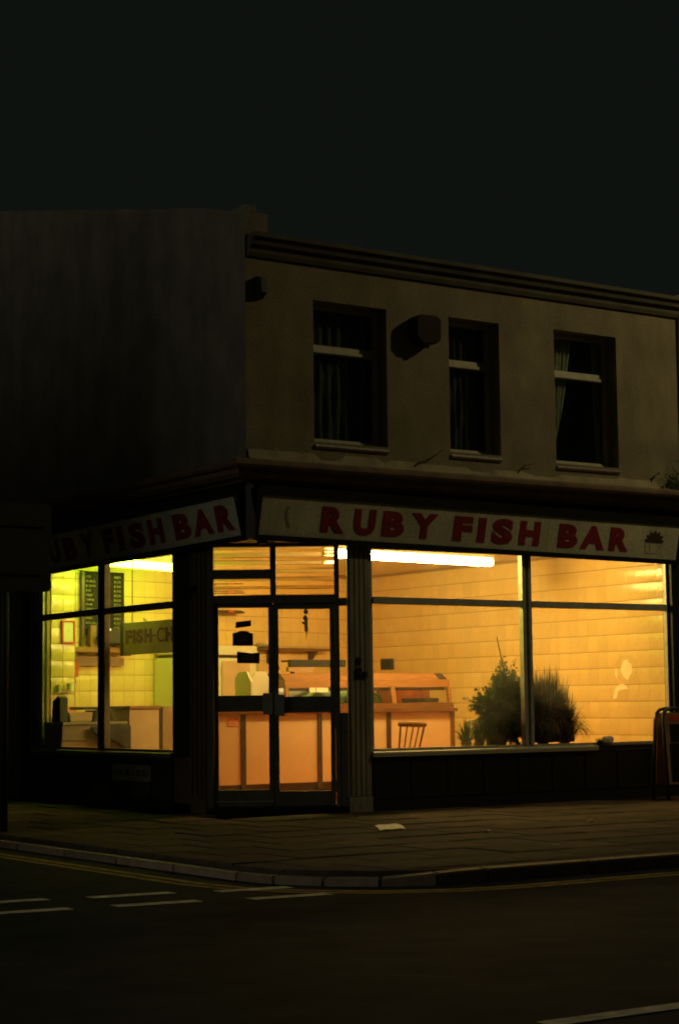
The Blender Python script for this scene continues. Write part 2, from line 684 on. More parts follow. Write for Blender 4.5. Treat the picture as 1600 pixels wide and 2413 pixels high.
# give-way dashes across the mouth of the side street, centre line of the front street
for (x0, x1, y0, x2) in [(-4.15, -3.58, -4.86, 0), (-3.32, -2.80, -5.06, 0), (-5.05, -4.40, -4.70, 0), (-4.26, -3.70, -5.42, 0), (-3.40, -2.84, -5.60, 0), (-5.12, -4.53, -5.30, 0), (-6.0, -5.4, -4.6, 0), (-6.0, -5.4, -5.2, 0)]:
    m = MB()
    m.face([(x0, y0 - .07, -.115), (x1, y0 - .13, -.115), (x1, y0 + .0, -.115), (x0, y0 + .06, -.115)])
    tag(m.build('give_way_dash', WPAINT), kind='structure')
for x0 in (-11, -4.9, 1.2, 7.3):
    m = MB()
    m.face([(x0, -10.28, -.115), (x0 + 4, -10.28, -.115), (x0 + 4, -10.17, -.115), (x0, -10.17, -.115)])
    tag(m.build('centre_line', WPAINT), kind='structure')

# ------------------------------------------------------------------ the corner shop building
shop = thing('corner_shop', (0, 0, 0), 'two-storey rendered corner building with a lit takeaway on its ground floor', 'building')
ZC = 3.60     # top of the shop cornice
ZE = 5.80     # eaves cornice

# upper front wall with three window openings
wins = [(.815, 1.745, 3.78, 5.26), (2.572, 3.274, 3.79, 5.27), (4.068, 5.014, 3.76, 5.29)]
b = MB()
xs = [0.0] + [v for w in wins for v in w[:2]] + [6.0]
for i in range(0, len(xs), 2):
    b.box(xs[i], xs[i + 1], 0, .30, 3.3, ZE)
for (x0, x1, z0, z1) in wins:
    b.box(x0, x1, 0, .30, 3.3, z0)
    b.box(x0, x1, 0, .30, z1, ZE)
tag(b.build('rendered_wall', RENDER, shop), 'olive-grey roughcast front wall above the shop')

# side wall with raking gable parapet
b = MB()
prof = [(.30, 3.3), (13, 3.3), (13, 6.6), (8.0, 7.9), (.8, 6.30), (.30, 6.15)]
b.prism(prof, 0.0, .30, lambda a, z, c: (c, a, z))
prof = [(5.352, -.02), (13, -.02), (13, 3.298), (5.35, 3.298)]
b.prism(prof, 0.0, .30, lambda a, z, c: (c, a, z))
tag(b.build('rendered_wall', RENDER2, shop), 'brown rendered side wall with its gable')
b = MB()
b.box(-.004, .13, -.006, .30, ZE + .001, 6.15)
b.box(.131, .30, .05, .30, ZE + .001, 6.10)
b.box(-.004, -.0002, -.0004, .2998, 3.3, ZE)
b.build('parapet_end', RENDER2, shop)
# other outer walls, roof
b = MB()
b.prism([(.302, 2.97), (12.69, 2.97), (12.69, 6.0), (8.0, 6.78), (.302, 5.75)], 5.70, 5.998, lambda yv, z, x: (x, yv, z))
b.box(.302, 6.0, 12.7, 12.99, -.02, 5.99)
b.box(5.80, 6.0, .30, 12.7, -.02, 2.925)
b.build('rear_wall', RENDER2, shop)
b = MB()
b.prism([(.06, ZE + .02), (8.0, 6.9), (13.0, 6.1), (13.0, 6.0), (8.0, 6.8), (.06, ZE - .08)], .302, 5.999, lambda yv, z, x: (x, yv, z))
b.build('roof', SLATE, shop)
b = MB()
b.box(.301, 5.699, 3.6, 3.7, 2.965, 5.70)
b.box(.301, 5.699, .301, 3.599, 5.64, 5.70)
tag(b.build('partition', RENDER2, shop), 'dark inner wall of the upstairs rooms')
# eaves cornice: stepped moulding
b = MB()
prof = [(.0, 5.62), (.03, 5.62), (.05, 5.66), (.05, 5.70), (.10, 5.73), (.12, 5.78), (.16, 5.80), (.16, 5.845), (0, 5.845)]
b.prism(prof, .02, 5.99, lambda o_, z, x: (x, -o_ - .001, z))
b.build('eaves_cornice', mat('darkened_render', (.11, .098, .07), .9, .3, 3, .4, 60), shop)  # wall render darkened so the cornice sinks into the night sky

# shop cornice (two runs, mitred at the corner)
def run_front(mb, prof, x1, x0=0):
    n = len(prof)
    vs = [(-o_ + 0, -o_, z) for o_, z in prof] + [(x1, -o_, z) for o_, z in prof]
    mb.hull(vs, [tuple(range(n)), tuple(range(2 * n - 1, n - 1, -1))] + [(i, (i + 1) % n, n + (i + 1) % n, n + i) for i in range(n)])


def run_side(mb, prof, y1):
    n = len(prof)
    vs = [(-o_, -o_, z) for o_, z in prof] + [(-o_, y1, z) for o_, z in prof]
    mb.hull(vs, [tuple(range(n)), tuple(range(2 * n - 1, n - 1, -1))] + [(i, (i + 1) % n, n + (i + 1) % n, n + i) for i in range(n)])


cprof = [(.001, 3.29), (.13, 3.29), (.15, 3.32), (.20, 3.33), (.235, 3.37), (.24, 3.415), (.285, 3.43), (.30, 3.455), (.30, 3.49), (.26, 3.515), (.001, 3.545)]
for fn, L, lab in ((run_front, 5.95, 'brown moulded cornice above the front sign'), (run_side, 5.35, 'brown moulded cornice above the side sign')):
    b = MB()
    fn(b, cprof, L)
    tag(b.build('shop_cornice', CORN, shop), lab)
# cement flashing over it, with a ragged upper edge
rng = random.Random(3)


def ragged(along, L, name):
    bb = MB()
    N = 60
    prev = None
    hgt = .075
    for i in range(N + 1):
        t = L * i / N
        if rng.random() < .35:
            hgt = rng.choice((.045, .06, .08, .095, .105))
        lo = (.14, 3.531)
        hi = (.012, 3.545 + hgt + rng.uniform(-.006, .006))
        cur = [bb.bm.verts.new(along(t, lo[0], lo[1] + .004)), bb.bm.verts.new(along(t, .055, 3.553)), bb.bm.verts.new(along(t, .026, hi[1])), bb.bm.verts.new(along(t, .0015, hi[1]))]
        if prev:
            for k in range(3):
                bb.bm.faces.new((prev[k], cur[k], cur[k + 1], prev[k + 1]))
        prev = cur
    return bb.build(name, FLASH, shop, normals=False)


ragged(lambda t, o_, z: (t, -o_, z), 5.9, 'flashing')

# lintel beams behind the signs
b = MB()
b.box(-.06, 5.86, -.06, .25, 2.745, 3.288)
b.box(-.06, .25, .25, 5.35, 2.745, 3.288)
b.prism([(.25, .25), (.85, .25), (.25, .65)], 2.745, 3.0, lambda a, c, z: (a, c, z))
tag(b.build('lintel', DARKB, shop), 'dark timber lintel behind the signs')

# pilasters beside the corner entrance
b = MB()
b.prism([(1.198, .0), (1.48, 0), (1.48, .16), (1.30, .16)], 0, 2.744, lambda a, c, z: (a, c, z))
for i in range(4):
    x0 = 1.225 + i * .062
    b.box(x0, x0 + .048, -.012, -.001, .16, 2.72)
b.box(1.19, 1.485, -.022, -.0005, -.01, .15)
tag(b.build('pilaster', PILW, shop), 'grey-green boarded pilaster right of the doors')
b = MB()
b.prism([(0.0, .789), (0, 1.50), (.16, 1.50), (.16, .95)], 0, 2.744, lambda a, c, z: (a, c, z))
for i, (y0, y1) in enumerate(((.82, .885), (.905, .975), (.995, 1.06), (1.10, 1.115))):
    b.box(-.012, -.001, y0, y1, .16, 2.72)
b.box(-.022, -.0005, .80, 1.12, -.01, .15)
tag(b.build('pilaster', PILD, shop), 'brown boarded pilaster left of the doors')
b = MB()
b.box(-.006, -.001, 1.16, 1.485, .56, 2.70)
b.build('pilaster_panel', DARKB, shop)

# stall risers
b = MB()
b.box(1.482, 5.86, .0, .12, -.02, .545)
b.box(1.482, 5.86, -.025, -.001, -.02, .10)
for i in range(9):
    x0 = 1.50 + i * .48
    b.box(x0, x0 + .46, -.012, -.001, .12, .53)
tag(b.build('stall_riser', RISER, shop), 'black panelled riser under the front shop window')
b = MB()
b.box(0, .12, 1.502, 5.349, -.02, .545)
b.box(-.025, -.001, 1.502, 5.349, -.02, .10)
for i in range(8):
    y0 = 1.52 + i * .475
    b.box(-.012, -.001, y0, y0 + .455, .12, .53)
tag(b.build('stall_riser', RISER, shop), 'black panelled riser under the side shop window')
# end wall piece between side window and the rendered side wall
b = MB()
b.box(0, .30, 4.99, 5.349, .548, 2.744)
b.build('pier', DARKB, shop)
b = MB()
b.box(5.735, 5.87, -.05, .10, .548, 2.744)
b.build('end_post', DARKB, shop)


# shop windows: frame mesh + mullion, transom bar, panes, sill
def shop_window(T, u0, u1, mu0, mu1, label, sill_to, flip=False, pale=True):
    AM = ALUP if pale else ALU
    f = MB()
    z0, z1 = .60, 2.744
    fw = .035
    f.box(u0, u0 + fw, -.055, -.005, z0, z1, T)
    f.box(u1 - fw, u1, -.055, -.005, z0, z1, T)
    f.box(u0 + fw, u1 - fw, -.055, -.005, 2.70, z1, T)
    f.box(u0 + fw, u1 - fw, -.055, -.005, z0, z0 + .03, T)
    w = f.build('shop_window', AM, shop, bevel=.004)
    tag(w, label)
    m = MB()
    gm = (mu0 + mu1) / 2
    m.box(mu0, gm - .018, -.062, .012, z0 + .03, 2.70, T)
    m.box(gm + .018, mu1, -.062, .012, z0 + .03, 2.70, T)
    m.box(gm - .018, gm + .018, -.06, -.02, z0 + .03, 2.70, T)
    m.build('mullion', AM, w, bevel=.004)
    tb = MB()
    for (a, c) in ((u0 + fw, mu0), (mu1, u1 - fw)):
        tb.box(a, c, -.06, .015, 2.128, 2.20, T)
    tb.build('transom_bar', AM, w, bevel=.004)
    for (a, c) in ((u0 + fw, mu0), (mu1, u1 - fw)):
        for (p, q) in ((z0 + .03, 2.128), (2.20, 2.70)):
            g = MB()
            g.box(a, c, -.034, -.028, p, q, T)
            g.build('pane', GL, w)
    s = MB()
    s.prism([(-.055, .546), (.045, .546), (.05, .58), (.045, .594), (-.055, .615)], u0 - .0, sill_to, lambda o_, z, u: T(u, o_, z))
    s.build('sill', WHITEF if pale else ALU, w)
    return w


sw = shop_window(FR, 1.481, 5.734, 3.525, 3.655, 'large pale-framed front shop window of four panes', 4.55)
b = MB()
b.box(4.552, 5.73, -.05, .012, .548, .598, FR)
b.build('sill_stub', DARKB, sw)
sw2 = shop_window(FL, 1.502, 4.985, 3.085, 3.25, 'dark-framed side shop window of four panes', 4.985, pale=False)
for u in (4.80, 4.90):  # pale fins added to catch the tube's light as bright frame edges
    b = MB()
    b.box(u, u + .014, -.10, -.036, .631, 2.70, FL)
    b.build('glint_fin', ALUP, sw2)

# corner entrance: frame, transom lights, double doors
b = MB()
df = lambda *a: b.box(*a, T=FD)
df(.0, .062, -.05, .05, 0, 2.744)
df(1.305, 1.352, -.05, .05, 0, 2.744)
df(.062, 1.305, -.05, .05, 2.13, 2.215)
df(.645, .705, -.05, .05, 2.215, 2.744)
df(.062, .645, -.045, .045, 2.385, 2.478)
df(.062, 1.305, -.05, .05, 2.715, 2.744)
df(1.352, 1.432, -.04, .04, 2.10, 2.18)
df(1.352, 1.432, -.04, .04, 0, 1.0)
dfr = b.build('door_frame', ALU, shop, bevel=.003)
tag(dfr, 'dark metal frame of the corner entrance')
for (a0, a1, z0, z1) in ((.062, .645, 2.215, 2.385), (.062, .645, 2.478, 2.715), (.705, 1.305, 2.215, 2.715)):
    g = MB()
    # ribbed glass: flat outside, wavy inside
    nz = max(6, int((z1 - z0) / .010))
    P = []
    for k in range(nz + 1):
        z = z0 + (z1 - z0) * k / nz
        P.append((z, -.008 - .0020 * math.sin(2 * PI * z / .085)))
    prof = [(z0, .006)] + [(z1, .006)] + [(z, v) for z, v in reversed(P)]
    g.prism(prof, a0 + .001, a1 - .001, lambda z, v, u: FD(u, v, z))
    gm = MATS.get('ribbed_glass')
    if not gm:
        gm = bpy.data.materials.new('ribbed_glass')
        gm.use_nodes = True
        bb = gm.node_tree.nodes['Principled BSDF']
        bb.inputs['Base Color'].default_value = (.95, .93, .85, 1)
        bb.inputs['Transmission Weight'].default_value = 1
        bb.inputs['Roughness'].default_value = .03
        bb.inputs['IOR'].default_value = 1.45
        MATS['ribbed_glass'] = gm
    g.build('pane', gm, dfr)
for (z0, z1) in ((1.0, 2.10), (2.18, 2.744)):
    g = MB()
    g.box(1.353, 1.431, -.004, .002, z0, z1, FD)
    g.build('sidelight', GL, dfr)
b = MB()
b.box(.0, 1.432, -.12, .07, -.03, .06, FD)
b.build('threshold', DARKB, shop, bevel=.008)


def leaf_door(u0, u1, dz, label, hand):
    f = MB()
    st = .048
    T = FD
    f.box(u0, u0 + st, -.03, .022, .066, 2.129, T)
    f.box(u1 - st, u1, -.03, .022, .066, 2.129, T)
    f.box(u0 + st, u1 - st, -.03, .022, 2.088 + dz, 2.129, T)
    f.box(u0 + st, u1 - st, -.03, .022, 1.028 + dz, 1.192 + dz, T)
    f.box(u0 + st, u1 - st, -.03, .022, .066, .235 + dz, T)
    if hand > 0:
        f.box(u1 - .02, u1 + .02, -.046, -.031, .07, 2.125, T)
    d = f.build('door', ALU, shop, bevel=.003)
    tag(d, label)
    for (p, q) in ((.235, 1.028), (1.192, 2.088)):
        g = MB()
        g.box(u0 + st, u1 - st, -.008, -.002, p + dz, q + dz, T)
        g.build('pane', GL, d)
    h = MB()
    c = u1 - .055 if hand > 0 else u0 + .055
    h.box(c - .055, c + .055, .023, .034, .995 + dz, 1.215 + dz, T)
    h.box(c - .048, c - .028, .034, .075, 1.0 + dz, 1.21 + dz, T)
    h.box(c + .028, c + .048, .034, .075, 1.0 + dz, 1.21 + dz, T)
    h.box(c - .028, c + .028, .058, .072, 1.0 + dz, 1.21 + dz, T)
    h.build('push_handle', ALUP, d, bevel=.002)
    if hand > 0:
        k = MB()
        k.box(u0 + .12, u0 + .34, .022, .027, 1.085, 1.135, T)
        k.build('letter_plate', ALU, d)
    if hand > 0:
        w = MB()
        w.box(u0 + .01, u1 - .01, .0225, .034, .112, .124, T)
        w.build('weather_bar', ALUP, d)
    return d


leaf_door(.064, .672, .0, 'left leaf of the glazed double doors', 1)
leaf_door(.677, 1.303, -.018, 'right leaf of the glazed double doors', -1)

# upstairs windows
for i, (x0, x1, z0, z1) in enumerate(wins):
    f = MB()
    d0, d1 = .17, .23
    fw = .05
    f.box(x0, x0 + fw, d0, d1, z0, z1)
    f.box(x1 - fw, x1, d0, d1, z0, z1)
    f.box(x0 + fw, x1 - fw, d0, d1, z1 - fw, z1)
    f.box(x0 + fw, x1 - fw, d0, d1, z0, z0 + .06)
    zt = z1 - .47
    f.box(x0 + fw, x1 - fw, d0, d1, zt - .05, zt + .04)
    f.box(x0 + fw, x1 - fw, d0 - .018, d0 - .001, zt - .045, zt - .01)
    f.box(x0 + fw + .001, x1 - fw, d0 - .018, d0 - .001, z0 + .012, z0 + .04)
    labs = ['wide upstairs window nearest the corner', 'narrow middle upstairs window', 'upstairs window with drawn-back net curtains']
    wdw = f.build('window', WHITEF, shop, bevel=.004)
    tag(wdw, labs[i])
    for (p, q) in ((z0 + .06, zt - .05), (zt + .04, z1 - fw)):
        g = MB()
        g.box(x0 + fw, x1 - fw, .198, .204, p, q)
        g.build('pane', GLU, wdw)
    s = MB()
    s.prism([(-.02, z0 - .07), (-.026, z0 - .05), (-.02, z0 - .03), (.169, z0 - .001), (.169, z0 - .07)], x0 + .002, x1 - .002, lambda o_, z, x: (x, o_, z))
    s.build('sill', PILD, wdw)
    # curtains: pleated sheets, gathered to one side
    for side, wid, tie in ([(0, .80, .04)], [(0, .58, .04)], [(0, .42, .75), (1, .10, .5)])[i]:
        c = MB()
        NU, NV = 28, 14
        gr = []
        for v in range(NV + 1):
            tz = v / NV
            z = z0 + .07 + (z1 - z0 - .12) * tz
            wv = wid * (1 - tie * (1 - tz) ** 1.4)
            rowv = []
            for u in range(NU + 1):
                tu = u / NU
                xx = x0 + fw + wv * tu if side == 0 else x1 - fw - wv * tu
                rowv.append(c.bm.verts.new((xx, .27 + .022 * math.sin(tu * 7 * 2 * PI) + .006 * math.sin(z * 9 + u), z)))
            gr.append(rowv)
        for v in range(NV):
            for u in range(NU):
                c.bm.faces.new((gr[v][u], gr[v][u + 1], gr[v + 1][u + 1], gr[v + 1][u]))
        c.build('curtain', CURT if i == 2 else mat('sky_sheen_net', (.07, .085, .07), .9, .3, 8), wdw, smooth=True)  # dim nets added behind two windows to grey the panes like reflected sky

# drain pipe on the side wall, small vent and cables on the front wall
b = MB()
b.tube([(-.07, 6.35, -.03), (-.07, 6.35, 5.7)], .04, 10)
for z in (.5, 1.9, 3.3, 4.7):
    b.tube([(-.07, 6.35, z), (-.07, 6.35, z + .07)], .052, 10)
    b.box(-.06, -.0, 6.33, 6.37, z + .02, z + .05)
b.build('drain_pipe', PILD, shop, smooth=False)
b = MB()
b.prism([(0, 5.19), (.035, 5.19), (.12, 5.24), (.10, 5.40), (0, 5.42)], .12, .185, lambda o_, z, x: (x, -o_ - .002, z))
b.build('wall_bracket', DARKB, shop)
for pts in ([(2.02, -.03, 3.57), (2.12, -.05, 3.64), (2.28, -.045, 3.70), (2.42, -.07, 3.79)],
            [(3.45, -.03, 3.57), (3.50, -.03, 3.64), (3.58, -.035, 3.70), (3.72, -.05, 3.73)],
            [(5.46, -.03, 3.56), (5.50, -.035, 3.68), (5.60, -.05, 3.74)]):
    b = MB()
    b.tube(pts, [.011, .009, .007, .004][:len(pts)], 6)
    b.build('cable_end', BLACK, shop)
# plant made up in place of the shadow at the end of the cornice
sp = thing('shadow_plant', (5.78, -.12, 3.50), 'made-up dark weed in place of a shadow at the cornice end', 'plant')
b = MB()
r2 = random.Random(5)
for k in range(420):
    c = Vector((5.80 + r2.gauss(0, .10), -.14 + r2.gauss(0, .06), 3.60 + abs(r2.gauss(0, .10)) - .04))
    a = Vector((r2.uniform(-1, 1), r2.uniform(-1, 1), r2.uniform(-.6, 1))).normalized()
    s = a.orthogonal().normalized()
    l = r2.uniform(.03, .06)
    b.face([c - s * l * .25, c + a * l * .5 - s * l * .1, c + a * l, c + a * l * .4 + s * l * .3])
b.build('foliage', LEAF, sp, normals=False)
b = MB()
for k in range(5):
    b.tube([(5.79, -.15, 3.50), (5.79 + r2.uniform(-.12, .12), -.16, 3.68)], .006, 5)
b.build('stem', BROWNP, sp)


# ------------------------------------------------------------------ fascia signs
def fascia(name, origin, U, out, L, drop, label, letters, tz, seams, frame_lab):
    """sign board tilted forward at the top; local a along sign, b up the board, c off the board"""
    U = Vector((U[0], U[1], drop)).normalized()
    tilt = Vector((out[0], out[1], 0)) * .085 + Vector((0, 0, .388))
    Wd = (tilt - U * tilt.dot(U)).normalized()
    Nn = Vector((out[0], out[1], 0)) - Wd * Vector((out[0], out[1], 0)).dot(Wd)
    Nn.normalize()
    O = Vector(origin)
    root = thing(name, origin, label, 'sign')

    def T(a, bb, c):
        return O + U * a + Wd * bb + Nn * c
    H = .397
    last = 0
    for sx in list(seams) + [L]:
        p = MB()
        p.box(last + .002, sx - .002, .0, H, -.02, .0, T)
        p.build('sign_panel', SIGNW, root)
        last = sx
    fm = MB()
    fm.box(-.06, L + .04, -.055, -.002, -.022, .022, T)
    fm.box(-.06, L + .04, H + .002, H + .10, -.022, .014, T)
    fm.box(-.06, -.002, -.002, H + .002, -.021, .021, T)
    fm.box(L + .002, L + .04, -.002, H + .002, -.021, .021, T)
    fm.build('sign_frame', DARKB, root)
    bk = MB()
    bk.box(.0, L, .0, H, -.026, -.021, T)
    bk.build('backing_board', DARKB, root)
    for ch, a0, a1 in letters:
        g = MB()
        b0, b1 = tz
        extra = .006 if ch in 'SU' else 0
        add_glyph(g, ch, a0, a1, b0 - extra, b1 + (extra if ch == 'S' else 0), lambda a, bb, c: T(a, bb, c + .0012), .004, .06)
        g.build('letter', RED, root)
    return root, T


# letter extents measured along the boards
FRONT = [('R', .803, 1.091), ('U', 1.205, 1.472), ('B', 1.565, 1.843), ('Y', 1.933, 2.271), ('F', 2.492, 2.742), ('I', 2.82, 2.925),
         ('S', 3.015, 3.304), ('H', 3.397, 3.688), ('B', 3.955, 4.239), ('A', 4.28, 4.643), ('R', 4.715, 5.01)]
fs, FT = fascia('fascia_sign', (.07, -.09, 2.784), (1, 0), (0, -1), 5.72, -.0114,
                'long cream fascia sign with red lettering above the front window', [(c, a - .07, e - .07) for c, a, e in FRONT], (.062, .328), (1.93, 3.73), '')
# chip-cone emblem, faint fish emblem
b = MB()
r3 = random.Random(2)
pts = []
for k in range(22):
    a = PI * (-.08 + 1.16 * k / 21)
    rr = .105 * (1 + .16 * (1 if k % 3 else -1))
    pts.append((5.40 - .07 + rr * 1.2 * math.cos(a), .205 + rr * .95 * math.sin(a)))
b.prism(pts, .0012, .004, FT)
b.build('chip_emblem', BROWNP, fs)
b = MB()
for (p, q) in (((5.26, .19), (5.285, .055)), ((5.345, .19), (5.35, .075)), ((5.285, .055), (5.43, .06)), ((5.53, .19), (5.43, .06))):
    dx, dy = q[0] - p[0], q[1] - p[1]
    l = math.hypot(dx, dy)
    nx, ny = -dy / l * .004, dx / l * .004
    b.prism([(p[0] - .07 + nx, p[1] + ny), (q[0] - .07 + nx, q[1] + ny), (q[0] - .07 - nx, q[1] - ny), (p[0] - .07 - nx, p[1] - ny)], .0012, .003, FT)
b.build('emblem_outline', GREYP, fs)
b = MB()
arc = [(.43 - .07 - .05 * math.sin(t), .08 + .22 * t / 2.4) for t in [.2 * k for k in range(13)]]
for k in range(12):
    (x0, y0), (x1, y1) = arc[k], arc[k + 1]
    w = .010 + .006 * (k % 3)
    b.prism([(x0 - w, y0), (x1 - w, y1), (x1 + w, y1), (x0 + w, y0)], .0012, .003, FT)
b.build('fish_emblem', GREYP, fs)
SIDE = [('R', 4.66, 4.42), ('U', 4.27, 4.0), ('B', 3.87, 3.56), ('Y', 3.43, 3.10), ('F', 2.86, 2.61), ('I', 2.52, 2.38), ('S', 2.245, 1.90),
        ('H', 1.80, 1.475), ('B', 1.245, .90), ('A', .85, .445), ('R', .375, .035)]
ss, ST = fascia('fascia_sign', (-.09, 5.05, 2.707), (0, -1), (-1, 0), 5.12, .0127,
                'dim cream fascia sign with red lettering above the side-street window', [(c, 5.05 - a, 5.05 - e) for c, a, e in SIDE], (.065, .335), (2.4,), '')
# corner bracket between the two signs
b = MB()
b.prism([(-.075, -.062), (.005, -.062), (.005, -.15), (-.055, -.17), (-.085, -.12)], 2.735, 3.289, lambda a, c, z: (a, c, z))
b.build('corner_bracket', DARKB, shop)
b = MB()
b.box(.10, .19, -.085, -.03, 2.69, 2.742)
b.build('cable_clip', BLACK, shop)

# ------------------------------------------------------------------ interior shell
b = MB()
b.box(.001, 5.81, .26, 12.6, 2.92, 2.96)
b.box(.28, 5.81, .26, .27, 2.745, 2.919)
tag(b.build('ceiling', CEIL), kind='structure')
b = MB()
b.prism([(.0, .80), (1.2, .01), (5.80, .01), (5.80, 6.5), (.0, 5.2)], .0, .08, lambda a, c, z: (a, c, z))
tag(b.build('floor', FLOORM), kind='structure')
b = MB()
b.box(-.0, 6.5, -.03, -.001, .08, 2.92, FP)
wall_p = tag(b.build('wall_party', GROUT), kind='structure')
b = MB()
b.box(.0, BWL, -.03, -.001, .08, 2.92, FB)
wall_b = tag(b.build('wall_back', GROUT), kind='structure')

TH, TW = .2, .177


def tile_mesh():
    bm = bmesh.new()
    nx, nz = 3, 6
    gr = []
    for j in range(nz + 1):
        r = []
        for i in range(nx + 1):
            u, v = i / nx * 2 - 1, j / nz * 2 - 1
            d = .0072 * (1 - v ** 2) + .0003 * (1 - u ** 2)
            if abs(u) == 1 or abs(v) == 1:
                d -= .0003
            r.append(bm.verts.new((u * (TW / 2 - .0013), -d - .001, v * (TH / 2 - .0034))))
        gr.append(r)
    for j in range(nz):
        for i in range(nx):
            bm.faces.new((gr[j][i], gr[j][i + 1], gr[j + 1][i + 1], gr[j + 1][i]))
    per = [gr[0][i] for i in range(nx + 1)] + [gr[j][nx] for j in range(1, nz + 1)] + [gr[nz][i] for i in range(nx - 1, -1, -1)] + [gr[j][0] for j in range(nz - 1, 0, -1)]
    fr_ = [bm.verts.new(v.co) for v in per]
    bk = [bm.verts.new((v.co.x, .016, v.co.z)) for v in per]
    for f in bm.faces:
        f.smooth = True
    for k in range(len(per)):
        bm.faces.new((fr_[k], bk[k], bk[(k + 1) % len(per)], fr_[(k + 1) % len(per)]))
    return bm


tb = tile_mesh()
tile_me = bpy.data.meshes.new('wall_tile')
tb.to_mesh(tile_me)
tile_me.materials.append(TILE)
tb.free()


def tile_wall(T, L, ang, parent, want, u_start):
    rr = random.Random(11)
    restb = bmesh.new()
    src = tile_mesh()
    tmp = bpy.data.meshes.new('tmp')
    src.to_mesh(tmp)
    src.free()
    cand = []
    k = 0
    z = .085 + TH / 2
    rows = []
    while z < 2.92 + .05:
        rows.append(z)
        z += TH
    u = u_start
    while u + TW / 2 < L:
        for z in rows:
            zc = z
            cand.append((u, zc, want(u, zc)))
        u += TW
    n = 0
    for (u, z, sel) in cand:
        loc = T(u, 0, z)
        jit = (rr.uniform(-.005, .005), 0, ang + rr.uniform(-.005, .005))
        if z + TH / 2 > 2.918:
            continue
        if sel and n < 300:
            o = bpy.data.objects.new('tile', tile_me)
            o.location = loc
            o.rotation_euler = jit
            o.parent = parent
            COL.objects.link(o)
            n += 1
        else:
            mm = Matrix.Translation(loc) @ Matrix.Rotation(ang, 4, 'Z')
            b0 = len(restb.verts)
            restb.from_mesh(tmp)
            restb.verts.ensure_lookup_table()
            bmesh.ops.transform(restb, matrix=mm, verts=restb.verts[b0:])
    me = bpy.data.meshes.new('tile_field')
    restb.to_mesh(me)
    restb.free()
    me.materials.append(TILE)
    o = bpy.data.objects.new('tile_field', me)
    o['kind'] = 'stuff'
    o.parent = parent
    COL.objects.link(o)
    bpy.data.meshes.remove(tmp)


# party wall: local tile -y faces into the shop (-x): rotate -90 deg
tile_wall(FP, 6.3, -PI / 2, wall_p, lambda u, z: u < 4.85 and .5 < z < 2.75, .115)
tile_wall(FB, BWL, BANG, wall_b, lambda u, z: (u < 2.0 and .8 < z < 2.92) or (2.95 < u < 5.4 and 1.2 < z < 2.8), .10)

# tiled pier in the far left corner
b = MB()
b.box(.02, .455, .02, .26, .08, 2.92, FB)
pier = tag(b.build('wall_pier', GROUT), kind='structure')
for i, u in enumerate((.105, .285)):
    for k in range(14):
        z = .085 + .1 + .2 * k
        if z > 2.85:
            continue
        o = bpy.data.objects.new('tile', tile_me)
        o.location = FB(u + .055, .27, z - .035)
        o.rotation_euler = (0, 0, BANG)
        o.parent = pier
        COL.objects.link(o)

# picture rail where wall meets ceiling
b = MB()
b.box(0, BWL, -.012, .02, 2.87, 2.918, FB)
tag(b.build('coving', WOODP), kind='structure')

# window ledge inside
b = MB()
b.box(1.50, 5.72, .125, .56, .55, .585)
led = tag(b.build('window_ledge', WOODP), 'wooden ledge inside the front window under the plants', 'ledge')


# ------------------------------------------------------------------ tube lights
def tube_light(p, q, mtl, label):
    p, q = Vector(p), Vector(q)
    t = thing('tube_light', (p + q) / 2, label, 'light', 'fluorescent ceiling tubes')
    d = (q - p).normalized()
    n = Vector((-d.y, d.x, 0))
    b = MB()
    T = lambda a, v, z: tuple(p + d * a + n * v + Vector((0, 0, z)))
    L = (q - p).length
    b.box(-.02, L + .02, -.035, .035, .05, 2.918 - p.z, T)
    b.build('batten', ENAMEL, t)
    for a in (0, L):
        c = MB()
        c.box(a - .02, a + .02, -.018, .018, -.03, .05, T)
        c.build('lamp_holder', ENAMEL, t)
    c = MB()
    c.tube([p + d * .02, q - d * .02], .046, 14)
    c.build('tube', mtl, t, smooth=True)
    return t


tube_light((1.93, 1.51, 2.78), (4.58, 1.83, 2.78), TUBE_W, 'long white ceiling tube above the counter, seen through the front window')
tube_light((.40, 3.78, 2.78), (1.95, 4.40, 2.78), TUBE_G, 'white ceiling tube glaring in the top of the side window')

# ------------------------------------------------------------------ counter and frying range
ct = thing('shop_counter', (2.6, 2.6, .08), 'cream-panelled shop counter with dark vertical trims', 'counter')
b = MB()
b.box(.95, 4.36, 2.37, 2.95, .08, .20)
b.build('plinth', STRIP, ct)
xsn = [.955, 1.34, 2.37, 3.354, 4.306]
for i in range(4):
    b = MB()
    b.box(xsn[i] + .03, xsn[i + 1] - .03, 2.315, 2.35, .20, .985)
    b.build('panel', CREAM, ct)
b = MB()
b.box(.95, 4.34, 2.351, 2.95, .20, .985)
b.build('carcass', CABB, ct)
for x in xsn[1:]:
    b = MB()
    b.box(x - .03, x + .03, 2.30, 2.349, .12, .985)
    b.build('trim_strip', STRIP if x < 4 else WOOD, ct)
b = MB()
b.box(.93, 4.375, 2.28, 2.97, .986, 1.028)
b.build('worktop', WOOD, ct, bevel=.006)
b = MB()
b.box(1.14, 1.27, 2.309, 2.3145, .86, .96)
b.build('price_sticker', PINK, ct)

